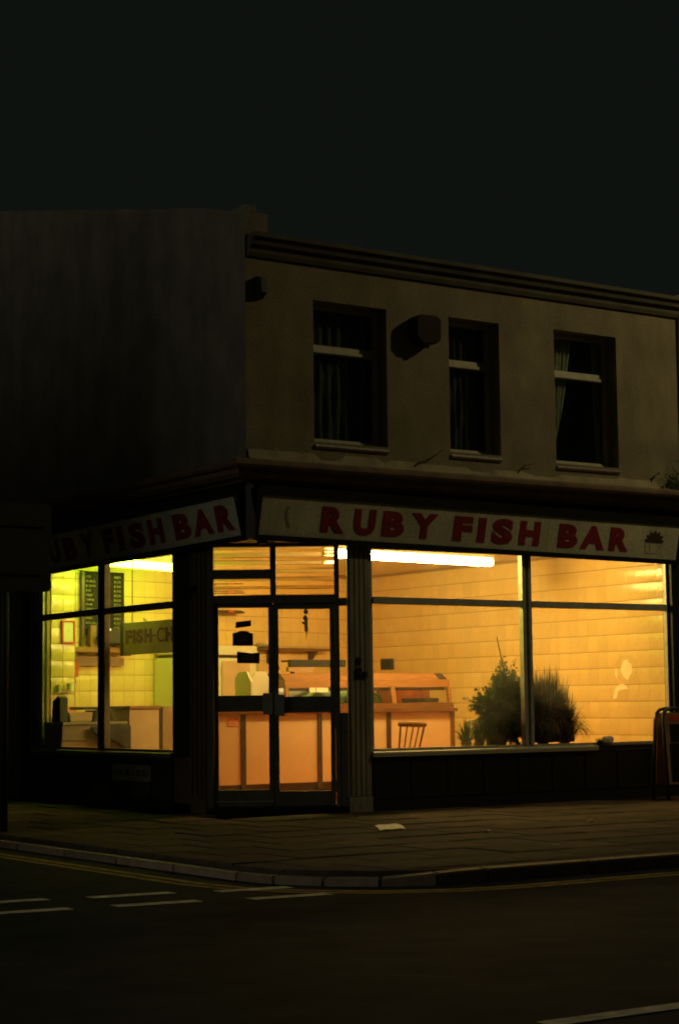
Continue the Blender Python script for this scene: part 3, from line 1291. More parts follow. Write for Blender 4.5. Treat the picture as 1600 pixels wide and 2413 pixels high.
hc = thing('heated_cabinet', (3.3, 2.6, 1.03), 'wood-trimmed heated display cabinet on top of the counter', 'cabinet')
b = MB()
T = lambda yv, z, x: (x, yv, z)
b.prism([(2.36, 1.03), (2.36, 1.095), (2.90, 1.095), (2.90, 1.03)], 1.96, 4.37, T)
b.build('base_rail', WOOD, hc)
b = MB()
b.prism([(2.395, 1.285), (2.41, 1.375), (2.90, 1.375), (2.90, 1.285)], 1.96, 4.345, T)
b.build('top_rail', WOODP, hc)
b = MB()
b.prism([(2.412, 1.376), (2.52, 1.45), (2.90, 1.45), (2.90, 1.376)], 1.96, 4.33, T)
b.build('lid', WOOD, hc)
b = MB()
b.prism([(2.415, 1.3795), (2.518, 1.4515), (2.515, 1.4555), (2.41, 1.3835)], 4.20, 4.30, T)
b.build('lid_vent', BLACK, hc)
for x0, x1 in ((1.96, 2.0), (2.62, 2.67), (3.455, 3.515), (4.31, 4.355)):
    b = MB()
    b.prism([(2.362, 1.096), (2.397, 1.284), (2.44, 1.284), (2.41, 1.096)], x0, x1, T)
    b.build('post', WOODP, hc)
for x0, x1 in ((2.0, 2.62), (2.67, 3.455), (3.515, 4.31)):
    b = MB()
    b.prism([(2.376, 1.096), (2.409, 1.284), (2.413, 1.284), (2.380, 1.096)], x0 + .001, x1 - .001, T)
    b.build('pane', GLC, hc)
b = MB()
b.box(3.52, 4.30, 2.75, 2.78, 1.096, 1.284)
b.build('backing', ORANGE, hc)
b = MB()
b.box(2.02, 3.45, 2.75, 2.78, 1.096, 1.284)
b.build('backing', STEEL, hc)
b = MB()
b.box(2.02, 4.30, 2.432, 2.44, 1.245, 1.284)
b.build('lamp_shield', WOOD, hc)
for (x0, x1, em) in ((3.60, 4.22, (1, .42, .10)), (2.75, 3.40, (.75, .9, .25)), (2.08, 2.56, (1, .75, .35))):
    b = MB()
    b.tube([(x0, 2.52, 1.268), (x1, 2.52, 1.268)], .011, 8)
    b.build('heat_lamp', mat('heat_lamp_%d' % int(x0 * 10), (.9, .9, .9), .4, 0, emit=em, estr=9), hc)
for (x0, x1, m, lab) in ((3.05, 3.42, GREEN, 'green salad'), (2.32, 2.62, GREEN, 'green peas')):
    b = MB()
    b.prism([(x0, 1.097), (x1, 1.097), (x1 - .03, 1.19), (x1 - .12, 1.235), (x0 + .12, 1.24), (x0 + .02, 1.18)], 2.50, 2.70, lambda a, z, c: (a, c, z))
    b.build('food_heap', m, hc, bevel=.012)
for x0 in (3.77, 4.03):
    b = MB()
    b.box(x0, x0 + .19, 2.46, 2.62, 1.097, 1.15)
    b.build('food_tray', BOARD, hc, bevel=.006)
for (x0, x1) in ((2.29, 2.375), (2.385, 2.55)):
    b = MB()
    b.prism([(2.392, 1.232), (2.405, 1.306), (2.401, 1.306), (2.388, 1.232)], x0, x1, T)
    b.build('price_card', PAPER, hc)

# range end panel and raised back shelf of the range
rg = thing('frying_range', (1.9, 2.7, 1.03), 'frying range with splayed pale end panel and black hood board', 'range')
b = MB()
b.prism([(2.50, 1.03), (2.50, 1.36), (2.60, 1.475), (2.78, 1.475), (2.86, 1.40), (2.86, 1.03)], 1.56, 1.585, T)
b.build('end_panel', ENAMEL, rg)
b = MB()
b.prism([(1.586, 1.03), (1.586, 1.36), (1.66, 1.475), (1.80, 1.475), (1.87, 1.36), (1.87, 1.03)], 2.56, 2.58, lambda x, z, yv: (x, yv, z))
b.build('front_panel', ENAMEL, rg)
b = MB()
b.box(2.16, 2.95, 2.60, 2.66, 1.53, 1.615)
b.box(2.16, 2.95, 2.661, 2.80, 1.59, 1.61)
b.build('hood_board', BLACK, rg, bevel=.004)
b = MB()
b.box(2.22, 2.26, 2.66, 2.70, 1.451, 1.589)
b.build('support', BLACK, rg)
b = MB()
b.box(2.84, 2.88, 2.66, 2.70, 1.451, 1.589)
b.build('support', BLACK, rg)
b = MB()
b.box(2.14, 2.50, 2.605, 2.66, 1.475, 1.528)
b.build('label_rail', CABB, rg)

# chair in front of the counter
ch = thing('wooden_chair', (3.18, 1.80, .08), 'brown spindle-back wooden chair standing before the counter', 'chair')
b = MB()
pts = []
for k in range(9):
    t = k / 8
    pts.append((2.975 + .40 * t, 1.60 - .03 * math.sin(PI * t), .855 - .012 * t))
vs = []
b.tube(pts, [.020, .026, .028, .028, .028, .028, .028, .026, .020], 8)
bmesh.ops.scale(b.bm, vec=(1, .6, 1.15), verts=b.bm.verts, space=Matrix.Translation((-3.17, -1.59, -.85)))
b.build('top_rail', WOOD, ch, smooth=True)
for k in range(5):
    t = k / 4
    b = MB()
    x = 3.005 + .34 * t
    b.tube([(x, 1.585 - .02 * math.sin(PI * t), .845), (x * .82 + 3.18 * .18 - .012, 1.66, .52)], .013 if k in (0, 4) else .009, 6)
    b.build('spindle', WOOD, ch)
b = MB()
b.prism([(2.98, 1.63), (3.05, 1.60), (3.31, 1.60), (3.38, 1.63), (3.40, 1.98), (3.34, 2.03), (3.02, 2.03), (2.96, 1.98)], .495, .525, lambda a, c, z: (a, c, z))
b.build('seat', WOOD, ch, bevel=.008)
for sx in (-1, 1):
    for sy in (-1, 1):
        b = MB()
        b.tube([(3.18 + sx * .15, 1.815 + sy * .14, .50), (3.18 + sx * .19, 1.815 + sy * .19, .08)], [.018, .014], 6)
        b.build('leg', WOOD, ch)

# ------------------------------------------------------------------ things on the back wall and behind the counter
FBO = lambda off: (lambda a, bb, c: FB(a, off + c, bb))   # (along, up, off the wall)
mb_ = thing('menu_board', FB(1.06, .03, 1.80), 'black menu board with rows of pale prices behind the side window', 'menu board')
b = MB()
b.box(.72, 1.40, .012, .05, 1.98, 2.78, FB)
b.build('board', BOARD, mb_)
b = MB()
b.box(.715, .755, .012, .06, 1.75, 2.785, FB)
b.build('side_batten', STRIP, mb_)
rows = ['COD 1.90', 'PLAICE', 'SCAMPI 2.40', 'ROE 1.20', 'PIES', 'CHIPS .90', 'PEAS .40', 'CURRY .50', 'SAUSAGE', 'FISH CAKE', 'SPECIALS', 'DRINKS .60']
b = MB()
for k, r in enumerate(rows):
    z = 2.70 - k * .058
    nm, _, pr = r.partition(' ')
    Tm = FBO(.0505)
    add_text(b, nm, .78, .78 + .026 * len(nm), z, z + .024, Tm, .001, 0)
    add_text(b, '1.%d0' % (k % 9 + 1), 1.235, 1.345, z, z + .030, Tm, .001, 0)
tag(b.build('lettering', CHALK, mb_), kind='stuff')

wf = thing('shelf_stand', FB(.95, .1, 1.76), 'pale wooden shelf with posts below the menu board', 'shelf')
b = MB()
b.box(.46, 1.39, .012, .20, 1.765, 1.825, FB)
b.build('shelf_board', WOODP, wf)
for u in (.80, 1.33):
    b = MB()
    b.box(u, u + .09, .07, .13, 1.826, 2.10, FB)
    b.build('post', WOODP, wf)
b = MB()
b.box(.46, 1.39, .012, .06, 1.60, 1.70, FB)
b.build('batten', CABB, wf)

hl = thing('lamp_hood', FB(1.1, .2, 1.93), 'dark lamp hood with a glowing glint under the menu board', 'lamp')
b = MB()
b.prism([(.86, 1.95), (.98, 2.06), (1.40, 2.06), (1.44, 1.92), (1.36, 1.86), (.90, 1.88)], .14, .28, lambda a, z, c: FB(a, c, z))
b.build('hood', BLACK, hl, bevel=.01)
b = MB()  # shiny reflection on the hood put in as a small emissive rod
b.tube([FB(.85, .295, 1.985), FB(.97, .295, 2.045)], .016, 8)
b.build('tube', mat('glint_glow', (.9, .8, .7), .4, 0, emit=(1, .62, .40), estr=2.2), hl, smooth=True)
b = MB()
b.box(1.10, 1.14, .06, .139, 1.94, 2.0, FB)
b.build('bracket', BLACK, hl)

# hanging sign box parallel with the side window
hs = thing('hanging_sign', (.70, 3.3, 2.08), 'hanging box sign with brown lettering in the side window', 'sign')
b = MB()
b.box(.70, .80, 2.25, 4.04, 1.70, 2.075)
b.build('box', mat('dull_cream_plastic', (.78, .62, .30), .5, .15, 4), hs, bevel=.006)
b = MB()
b.box(.69, .81, 4.0, 4.06, 1.69, 2.085)
b.build('end_cap', BLACK, hs)
b = MB()
add_text(b, 'FISH-CHIPS', 0, 1.66, 0, .165, lambda a, bb, c: (.6995 - c, 3.95 - a, 1.825 + bb), .003, .03, .12)
b.build('lettering', mat('sign_maroon', (.17, .045, .015), .5, .2, 10), hs)
for yv in (2.5, 3.86):
    b = MB()
    b.tube([(.75, yv, 2.07), (.75, yv, 2.92)], .006, 6)
    b.build('chain', BLACK, hs)
b = MB()
b.tube([(.72, 3.5, 2.073), (.72, 3.52, 2.115), (.72, 3.44, 2.075)], .006, 6)
b.build('hook', BLACK, hs)

fb = thing('fire_blanket_box', FB(.56, .02, 1.45), 'red fire-blanket box with white label on the back wall', 'fire blanket')
b = MB()
b.box(.478, .66, .012, .07, 1.455, 1.655, FB)
b.build('case', REDP, fb, bevel=.008)
b = MB()
b.box(.505, .585, .0705, .073, 1.48, 1.615, FB)
b.build('label', PAPER, fb)
for u in (.53, .615):
    b = MB()
    b.tube([FB(u, .05, 1.456), FB(u + .008, .055, 1.40), FB(u - .006, .05, 1.375)], .007, 5)
    b.build('pull_tape', BLACK, fb)

pf = thing('framed_certificate', FB(.31, .28, 1.86), 'red-framed certificate on the tiled pier', 'picture')
b = MB()
for (a0, a1, z0, z1) in ((.215, .235, 1.86, 2.14), (.395, .415, 1.86, 2.14), (.2351, .3949, 1.86, 1.88), (.2351, .3949, 2.12, 2.14)):
    b.box(a0, a1, .285, .31, z0, z1, FB)
b.build('frame', REDP, pf)
b = MB()
b.box(.235, .395, .285, .295, 1.88, 2.12, FB)
b.build('sheet', PAPER, pf)
o = MB()
o.box(.29, .45, .286, .292, 1.0, 1.10, FB)
nt_ = tag(o.build('wall_notice', PINK), 'small pink-red notice on the tiled pier', 'notice')
o = MB()
o.box(.475, .56, .012, .018, 2.372, 2.408, FB)
tag(o.build('wall_label', BOARD), 'tiny dark label high on the tiles beside the menu board', 'label')
sk = thing('towel_holder', FB(.25, .3, 1.27), 'pale paper-towel bracket low on the tiled pier', 'bracket')
b = MB()
b.box(.14, .34, .286, .34, 1.27, 1.285, FB)
b.box(.14, .155, .286, .34, 1.285, 1.36, FB)
b.build('bracket', STEEL, sk)
b = MB()
b.tube([FB(.30, .35, 1.29), FB(.30, .35, 1.375)], .04, 10)
b.build('roll', PAPER, sk, smooth=False)

# back worktop and things on it
wt = thing('back_worktop', (.45, 4.6, .08), 'steel-edged worktop behind the side window', 'worktop')
b = MB()
b.box(.02, .87, 4.2, 4.72, .885, .915)
b.build('top', STEEL, wt)
b = MB()
b.box(.02, .86, 4.24, 4.70, .08, .884)
b.build('base', CABB, wt)
b = MB()
b.box(.02, .86, 4.222, 4.238, .70, .884)
b.build('drawer', mat('grey_drawer', (.26, .21, .13), .5, .15, 6), wt)
tl = thing('card_terminal', (.08, 4.4, .915), 'upright black box at the near end of the worktop', 'box')
b = MB()
b.prism([(4.30, .916), (4.30, 1.20), (4.36, 1.225), (4.50, 1.16), (4.52, .916)], .02, .13, lambda yv, z, x: (x, yv, z))
b.build('case', BLACK, tl, bevel=.008)
b = MB()
b.box(.131, .133, 4.34, 4.46, 1.0, 1.12)
b.build('side_plate', BOARD, tl)
tu = MB()
tu.prism([(.16, .916), (.44, .916), (.46, 1.03), (.14, 1.03)], 4.30, 4.55, lambda a, z, c: (a, c, z))
tag(tu.build('plastic_tub', BEIGE, bevel=.01), 'beige plastic tub on the back worktop', 'tub')
sc = thing('weighing_scale', (.6, 4.45, .915), 'black weighing scale on the back worktop', 'scale')
b = MB()
b.prism([(.47, .916), (.74, .916), (.70, 1.05), (.50, 1.05)], 4.30, 4.60, lambda a, z, c: (a, c, z))
b.build('body', BLACK, sc, bevel=.008)
b = MB()
b.box(.30, .93, 4.28, 4.62, 1.056, 1.09)
b.build('pan', BLACK, sc, bevel=.006)
b = MB()
b.tube([(.6, 4.45, 1.049), (.6, 4.45, 1.057)], .04, 10)
b.build('post', BLACK, sc)
bg_ = MB()
N = 20
prof = [(.36, .86), (.875, .875), (.876, .56), (.80, .58), (.70, .66), (.56, .72), (.48, .70), (.44, .76), (.36, .80)]
bg_.prism(prof, 4.12, 4.198, lambda a, z, c: (a, c, z))
tag(bg_.build('hanging_cloth', BLACK, bevel=.012), 'black cloth hanging down the front of the back worktop', 'cloth')
cb = thing('serving_cabinet', (1.1, 4.4, .08), 'brown-topped beige cabinet beside the back worktop', 'cabinet')
b = MB()
b.box(.882, 1.28, 4.18, 4.75, .08, 1.055)
b.build('body', BEIGE, cb)
b = MB()
b.box(.875, 1.30, 4.16, 4.76, 1.056, 1.095)
b.build('top', WOODP, cb, bevel=.006)
b = MB()
b.box(1.29, 1.345, 4.20, 4.75, .08, 1.08)
b.build('dark_filler', BLACK, cb)
b = MB()
b.box(1.346, 1.70, 4.21, 4.75, .08, 1.085)
b.build('end_unit', CABB, cb)

fg = thing('upright_fridge', FB(2.6, .4, .08), 'tall white fridge against the back wall between window and doors', 'fridge')
b = MB()
b.box(1.92, 3.24, .02, .55, .08, 1.70, FB)
b.build('body', ENAMEL, fg, bevel=.012)
b = MB()
b.box(1.92, 3.24, .05, .57, 1.74, 1.86, FB)
b.build('top_unit', ENAMEL, fg, bevel=.01)
b = MB()
b.box(1.95, 3.2, .08, .52, 1.70, 1.742, FB)
b.build('gap', BLACK, fg)
b = MB()
b.box(2.60, 3.10, .552, .575, .40, 1.66, FB)
b.build('door', BEIGE, fg, bevel=.008)

# strip curtain beside the fridge
sc_ = thing('strip_curtain', FB(3.5, .1, .08), 'greenish plastic strip curtain in the back doorway', 'curtain')
for k in range(9):
    u = 3.27 + k * .055
    b = MB()
    b.box(u, u + .058, .04 + .012 * (k % 2), .048 + .012 * (k % 2), .10, 1.86, FB)
    b.build('strip', mat('green_plastic', (.50, .50, .18), .35, .15, 4), sc_)
b = MB()
b.tube([FB(3.36, .08, 1.30), FB(3.35, .08, 1.88)], .010, 6)
b.build('cord', PAPER, sc_)

wsf = thing('wall_shelf', FB(4.4, .1, 1.83), 'thin dark wall shelf seen through the glazed doors', 'shelf')
b = MB()
b.box(3.72, 5.03, .012, .20, 1.825, 1.862, FB)
b.build('board', WOOD, wsf, bevel=.01)
for u in (3.95, 4.76):
    b = MB()
    b.prism([(.012, 1.65), (.03, 1.65), (.18, 1.822), (.012, 1.822)], u, u + .025, lambda v, z, a: FB(a, v, z))
    b.build('bracket', STRIP, wsf)
bt = MB()
bt.lathe([(.0, 0), (.13, .0), (.16, .05), (.15, .055), (.0, .02)], FB(3.86, .12, 1.863))
tag(bt.build('serving_bowl', STEEL, smooth=True), 'shallow bowl on the end of the wall shelf', 'bowl')
tg = MB()
tg.tube([FB(3.95, .21, 1.83), FB(3.96, .22, 1.66), FB(3.975, .22, 1.56)], [.006, .006, .02], 6)
tag(tg.build('hanging_ladle', BLACK), 'thin ladle hanging from the wall shelf', 'ladle')
ps = thing('pan_shelf', FB(3.1, .1, 2.28), 'small shelf with a red item high behind the left door', 'shelf')
b = MB()
b.prism([(2.85, 2.295), (3.36, 2.31), (3.37, 2.325), (3.30, 2.35), (2.85, 2.345)], .012, .2, lambda a, z, c: FB(a, c, z))
b.build('board', STRIP, ps)
b = MB()
b.box(3.05, 3.16, .201, .215, 2.318, 2.343, FB)
b.build('red_item', REDP, ps)
vn = thing('wall_vent', FP(5.66, .02, 1.57), 'small black square vent on the long tiled wall', 'vent')
b = MB()
b.box(5.515, 5.81, .011, .03, 1.565, 1.717, FP)
b.build('frame', BLACK, vn)
b = MB()
for k in range(4):
    b.box(5.54, 5.785, .031, .036, 1.585 + k * .03, 1.60 + k * .03, FP)
b.build('louvre', BOARD, vn)

# stickers and chime on the doors
wc = thing('wind_chime', FD(1.01, -.08, 2.08), 'dark wind chime hanging behind the right-hand door glass', 'wind chime')
b = MB()
c0 = FD(1.01, -.06, 2.046)
b.lathe([(.0, -.028), (.018, -.022), (.026, 0), (.018, .022), (.0, .028)], c0, 12)
b.build('disc', BLACK, wc, smooth=True)
b = MB()
b.lathe([(.0, -.03), (.02, -.02), (.024, 0), (.012, .02), (.0, .026)], FD(1.002, -.06, 1.985), 10)
b.build('bird', BLACK, wc, smooth=True)
b = MB()
b.prism([(.965, 1.93), (.972, 1.945), (.99, 1.938), (1.0, 1.92), (.985, 1.915)], -.065, -.055, lambda a, z, v: FD(a, v, z))
b.build('tail', BLACK, wc)
for k in range(5):
    b = MB()
    u = .995 + k * .0075
    b.tube([FD(u, -.06 + .006 * (k % 2), 1.985), FD(u + .002, -.06 + .006 * (k % 2), 1.84 - .05 * (k == 3))], .004, 5)
    b.build('rod', STEEL if k % 2 else BLACK, wc)
b = MB()
b.tube([FD(1.01, -.06, 2.09), FD(1.01, -.06, 1.75)], .0022, 4)
b.build('string', BLACK, wc)
for poly, m, lab in (([(.287, 1.88), (.445, 1.90), (.449, 1.962), (.290, 1.944)], BOARD, 'tilted dark oblong sticker, topmost on the left door glass'),
                     ([(.256, 1.70), (.466, 1.698), (.466, 1.825), (.435, 1.832), (.40, 1.85), (.34, 1.853), (.295, 1.838), (.256, 1.83)], STRIP, 'arched dark opening-hours sticker on the left door glass'),
                     ([(.302, 1.522), (.53, 1.516), (.534, 1.63), (.45, 1.622), (.30, 1.642)], mat('dark_brown_film', (.045, .018, .012), .5, .2, 10), 'wide dark brown sticker, lowest on the left door glass')):
    b = MB()
    b.prism(poly, -.0095, -.0082, lambda a, z, v: FD(a, v, z))
    stk = tag(b.build('door_sticker', m), lab, 'sticker', 'stickers on the door glass')
    us, zs = [p[0] for p in poly], [p[1] for p in poly]
    b = MB()
    b.box(min(us) + .05, max(us) - .05, -.0081, -.0078, min(zs) + .035, max(zs) - .03, FD)
    b.build('printed_panel', mat('sticker_print', (.16, .10, .05), .6, .5, 60), stk)

# pale translucent patches on the front window
dc = thing('pane_patches', (5.02, .036, 1.1), 'pale translucent patches on the right-hand pane of the front window', 'sticker')
T = lambda x, z, v: (x, v, z)
b = MB()
b.prism([(5.03, 1.55), (5.10, 1.565), (5.155, 1.49), (5.16, 1.42), (5.085, 1.325), (5.02, 1.37), (4.99, 1.46)], .0355, .0362, T)
b.build('kite_patch', PALE_FILM, dc)
b = MB()
b.prism([(4.86, 1.11), (4.91, 1.12), (4.94, 1.20), (5.02, 1.225), (5.10, 1.22), (5.07, 1.265), (4.99, 1.285), (4.92, 1.26), (4.885, 1.21)], .0355, .0362, T)
b.build('lower_patch', PALE_FILM, dc)
b = MB()
for k in range(26):
    a0, a1 = 2 * PI * k / 30 - .9, 2 * PI * (k + .8) / 30 - .9
    ro, ri = .155, .149
    c = (5.075, 1.45)
    b.prism([(c[0] + ro * math.cos(a0), c[1] + ro * math.sin(a0)), (c[0] + ro * math.cos(a1), c[1] + ro * math.sin(a1)), (c[0] + ri * math.cos(a1), c[1] + ri * math.sin(a1)), (c[0] + ri * math.cos(a0), c[1] + ri * math.sin(a0))], .0355, .036, T)
b.build('ring', film('faint_ring_film', (.8, .72, .5), .25), dc)
b = MB()
b.prism([(4.90, 1.40), (4.915, 1.47), (4.935, 1.44), (4.94, 1.36), (4.925, 1.35)], .0355, .0362, T)
b.build('side_patch', PALE_FILM, dc)

# ------------------------------------------------------------------ plants on the ledge
LZ = .586


def pot(root, c, r, h):
    b = MB()
    b.lathe([(0, 0), (r * .72, 0), (r * .95, h * .8), (r * 1.05, h * .8), (r * 1.05, h), (r * .92, h), (r * .9, h * .86), (0, h * .84)], (c[0], c[1], LZ), 18)
    b.build('pot', TERRA, root, smooth=False)


def fern(c, label, H, RX, RY, n, seed, lobes):
    r = random.Random(seed)
    root = thing('potted_fern', (c[0], c[1], LZ), label, 'plant', 'plants on the window ledge')
    pot(root, c, .13, .17)
    st = MB()
    lf = MB()
    tips = []
    for k in range(n):
        a = r.uniform(0, 2 * PI)
        lb = r.choice(lobes)
        tgt = Vector((c[0] + lb[0] + r.gauss(0, lb[3]), c[1] + lb[1] + r.gauss(0, RY * .5), LZ + .17 + lb[2] + r.gauss(0, lb[4])))
        p0 = Vector((c[0] + r.uniform(-.06, .06), c[1] + r.uniform(-.06, .06), LZ + .15))
        mid = (p0 + tgt) / 2 + Vector((r.uniform(-.04, .04), r.uniform(-.04, .04), .10))
        pts = [p0.lerp(mid, t) if t < 1 else mid for t in (0, .5, 1)] + [mid.lerp(tgt, t) + Vector((0, 0, -.05 * t * t)) for t in (.35, .7, 1)]
        if k % 3 == 0:
            st.tube(pts, .0025, 4, cap=False)
        # frond: little leaflets along the outer two thirds
        for s in range(2, 6):
            a0, a1 = pts[s - 1], pts[s]
            d = (a1 - a0).normalized()
            for q in range(5):
                base = a0.lerp(a1, q / 5)
                for sd_ in (-1, 1):
                    sv = d.cross(Vector((r.gauss(0, .5), r.gauss(0, .5), 1))).normalized() * sd_
                    l = r.uniform(.022, .042)
                    e = base + sv * l + d * l * .5 + Vector((0, 0, -l * .35))
                    w = d * .006
                    lf.face([base - w, base + sv * l * .5 - w + d * l * .2, e, base + sv * l * .5 + w * 1.5 + d * l * .2])
    st.build('stem', BROWNP, root)
    lf.build('foliage', LEAF, root, normals=False)
    return root


fern((3.42, .36), 'tall bushy green fern left of the window mullion', .9, .3, .14, 1500, 4,
     [(.10, 0, .56, .09, .12), (.20, 0, .50, .08, .14), (.14, 0, .30, .14, .12), (-.10, 0, .30, .10, .09), (.02, 0, .06, .15, .09), (.18, 0, .06, .12, .09),
      (.22, 0, .36, .09, .13), (.30, 0, .30, .08, .14), (.27, 0, .50, .08, .12), (.30, 0, .06, .09, .08), (-.16, 0, .05, .09, .07), (-.18, 0, .36, .08, .06), (.0, 0, .42, .12, .08)])


def grass(c, label, n, H, spread, seed, m, mt, group=True, pr=.12, name='potted_grass', bx=.0):
    r = random.Random(seed)
    root = thing(name, (c[0], c[1], LZ), label, 'plant', 'plants on the window ledge')
    pot(root, c, pr, pr * 1.3)
    g, g2 = MB(), MB()
    for k in range(n):
        a = r.uniform(0, 2 * PI)
        out = r.uniform(0, 1.25)
        L = H * r.uniform(.65, 1.15)
        d = Vector((math.cos(a), math.sin(a) * .55, 0))
        w = r.uniform(.004, .010)
        p = Vector((c[0] + r.uniform(-bx, bx), c[1], LZ + (pr * 1.05 if bx == 0 else .05))) + d * r.uniform(0, pr * .7)
        sd_ = Vector((-d.y, d.x, 0)).normalized()
        tgt = g2 if r.random() < .17 else g
        prev = None
        for s in range(7):
            t = s / 6
            q = p + d * (spread * out * (.55 * t + .45 * t ** 1.6)) + Vector((0, 0, max(L * (t * (1 - .18 * out) - .52 * out ** 1.6 * t ** 2.8), .012 - pr)))
            ww = w * (1 - t) ** .6 + .0006
            cur = (tgt.bm.verts.new(q - sd_ * ww), tgt.bm.verts.new(q + sd_ * ww))
            if prev:
                tgt.bm.faces.new((prev[0], prev[1], cur[1], cur[0]))
            prev = cur
    g.build('foliage', m, root, normals=False)
    g2.build('dry_blades', mt, root, normals=False)
    return root


grass((4.08, .36), 'large round clump of arching dark grass right of the window mullion', 3000, .78, .42, 8, LEAF2, LEAFT, pr=.08, bx=.24)
grass((4.40, .36), 'smaller spiky clump at the right edge of the big grass', 420, .60, .30, 18, LEAF2, LEAFT, pr=.07, bx=.1)
grass((2.97, .33), 'small spiky green rosette plant at the left end of the plant row', 130, .27, .22, 9, LEAF, LEAF, pr=.06, name='rosette_plant')
grass((3.13, .30), 'second small rosette plant, between the end rosette and the fern', 110, .25, .18, 10, LEAF, LEAFT, pr=.055, name='rosette_plant')
b = MB()
b.tube([(3.60, .36, .80), (3.545, .36, 1.44), (3.432, .34, 1.815)], [.008, .007, .005], 6)
tag(b.build('garden_cane', WOOD), 'thin reddish cane rising out of the fern', 'cane')
# litter at the end of the sill
b = MB()
r4 = random.Random(6)
bmesh.ops.create_icosphere(b.bm, subdivisions=2, radius=.055, matrix=Matrix.Translation((4.73, .0, .655)) @ Matrix.Diagonal((1.6, .5, .75, 1)))
for v in b.bm.verts:
    v.co += Vector((r4.uniform(-.014, .014), r4.uniform(-.006, .006), r4.uniform(-.012, .012)))
tag(b.build('crumpled_wrapper', PAPER), 'crumpled white wrapper at the broken end of the front sill', 'litter')
sg = thing('sill_weed', (4.62, -.01, .60), 'tiny dark weed sprouting at the end of the front sill', 'plant')
b = MB()
for k in range(60):
    a = r4.uniform(0, 2 * PI)
    p = Vector((4.62, -.01, .595))
    q = p + Vector((math.cos(a) * r4.uniform(.02, .12), math.sin(a) * .03, r4.uniform(.02, .10)))
    s = Vector((.006, 0, .004))
    b.face([p, (p + q) / 2 - s, q, (p + q) / 2 + s])
b.build('foliage', LEAF, sg, normals=False)

# ------------------------------------------------------------------ street furniture and fittings
ab = thing('alarm_box', (2.19, 0, 4.9), 'dark octagonal burglar-alarm box between the upstairs windows', 'alarm box')
b = MB()
cx, cz = 2.185, 5.065
pts = [(cx - .165, cz - .09), (cx - .08, cz - .165), (cx + .10, cz - .15), (cx + .165, cz - .10), (cx + .165, cz + .12), (cx + .11, cz + .155), (cx - .11, cz + .15), (cx - .165, cz + .09)]
b.prism(pts, .002, .17, lambda x, z, v: (x, -v, z))
b.build('case', mat('maroon_plastic', (.028, .012, .010), .7, .2, 8, spec=.2), ab, bevel=.012)
b = MB()
b.tube([(cx, -.16, cz - .162), (cx, -.12, cz - .19)], .02, 8)
b.build('strobe', BLACK, ab)

st = thing('street_name_sign', FL(2.42, .03, .28), 'small cream street-name plate low on the dark side riser', 'sign')
b = MB()
b.box(1.975, 2.875, .013, .022, .285, .458, FL)
b.build('plate', mat('street_plate', (.48, .45, .33), .5, .2, 5), st)
b = MB()
add_text(b, 'CARLISLE ROAD', 2.83 * -1, -2.02, .34, .41, lambda a, bb, c: FL(-a, .0222 + c, bb), .001, .015)
tag(b.build('lettering', BLACK, st), kind='stuff')

SGY, SGW = .17, .447
rs = thing('road_sign', (-2.5, SGY, -.04), 'back of a dark rectangular road sign on a post by the side street', 'road sign')
b = MB()
b.tube([(-2.5, SGY + .03, -.06), (-2.5, SGY + .03, 2.97)], .038, 12)
b.build('post', mat('sign_back_grey', (.03, .031, .03), .6, .2, 8), rs, smooth=True)
b = MB()
pl = []
for (cx_, cz_, a0) in ((-2.5 + SGW - .05, 2.172 + .05, -PI / 2), (-2.5 + SGW - .05, 2.995 - .05, 0), (-2.5 - SGW + .05, 2.995 - .05, PI / 2), (-2.5 - SGW + .05, 2.172 + .05, PI)):
    for k in range(5):
        a = a0 + PI / 2 * k / 4
        pl.append((cx_ + .05 * math.cos(a), cz_ + .05 * math.sin(a)))
b.prism(pl, SGY - .012, SGY - .008, lambda x, z, v: (x, v, z))
b.build('plate', mat('sign_back_grey', (.03, .031, .03), .6, .2, 8), rs)
for z in (2.33, 2.78):
    b = MB()
    b.box(-2.5 - SGW + .08, -2.5 + SGW - .08, SGY - .030, SGY - .0125, z, z + .03)
    b.build('rail', MATS['sign_back_grey'], rs)

# A-board at the right edge
abd = thing('pavement_board', (5.2, -.62, 0), 'black-framed A-board with red heading at the right edge of the photo', 'sign board')
for k, (yo, ty) in enumerate(((-.74, .07), (-.50, -.07))):
    f = MB()
    pth = []
    x0, x1 = 4.93, 5.53
    zt = 1.0

    def P(x, z):
        return (x, yo + ty * (z / zt), z)
    pth = [P(x0, .0), P(x0, .88), P(x0 + .02, .95), P(x0 + .07, .99), P(x0 + .14, 1.0), P(x1 - .14, 1.0), P(x1 - .07, .99), P(x1 - .02, .95), P(x1, .88), P(x1, .0)]
    f.tube(pth, .019, 8)
    f.build('tube_frame', BLACK, abd, smooth=True)
    p = MB()
    Tn = lambda x, z, v: (x, yo + ty * (z / zt) + (-v if k == 0 else v), z)
    p.prism([(x0 + .026, .17), (x1 - .026, .17), (x1 - .026, .955), (x0 + .026, .955)], -.006, .006, Tn)
    p.build('board', mat('board_dimmed', (.30, .17, .09), .6, .2, 6), abd)  # pale board toned down to brown, its unlit look put into the colour
    q = MB()
    q.prism([(x0 + .07, .20), (x1 - .07, .20), (x1 - .07, .62), (x0 + .07, .62)], .0065, .009, Tn)
    q.prism([(x0 + .09, .63), (x1 - .09, .63), (x1 - .09, .83), (x0 + .09, .83)], .0065, .009, Tn)
    q.build('poster', BOARD, abd)
    q = MB()
    q.prism([(x0 + .10, .865), (x1 - .10, .865), (x1 - .10, .925), (x0 + .10, .925)], .0065, .009, Tn)
    q.build('heading', REDP, abd)

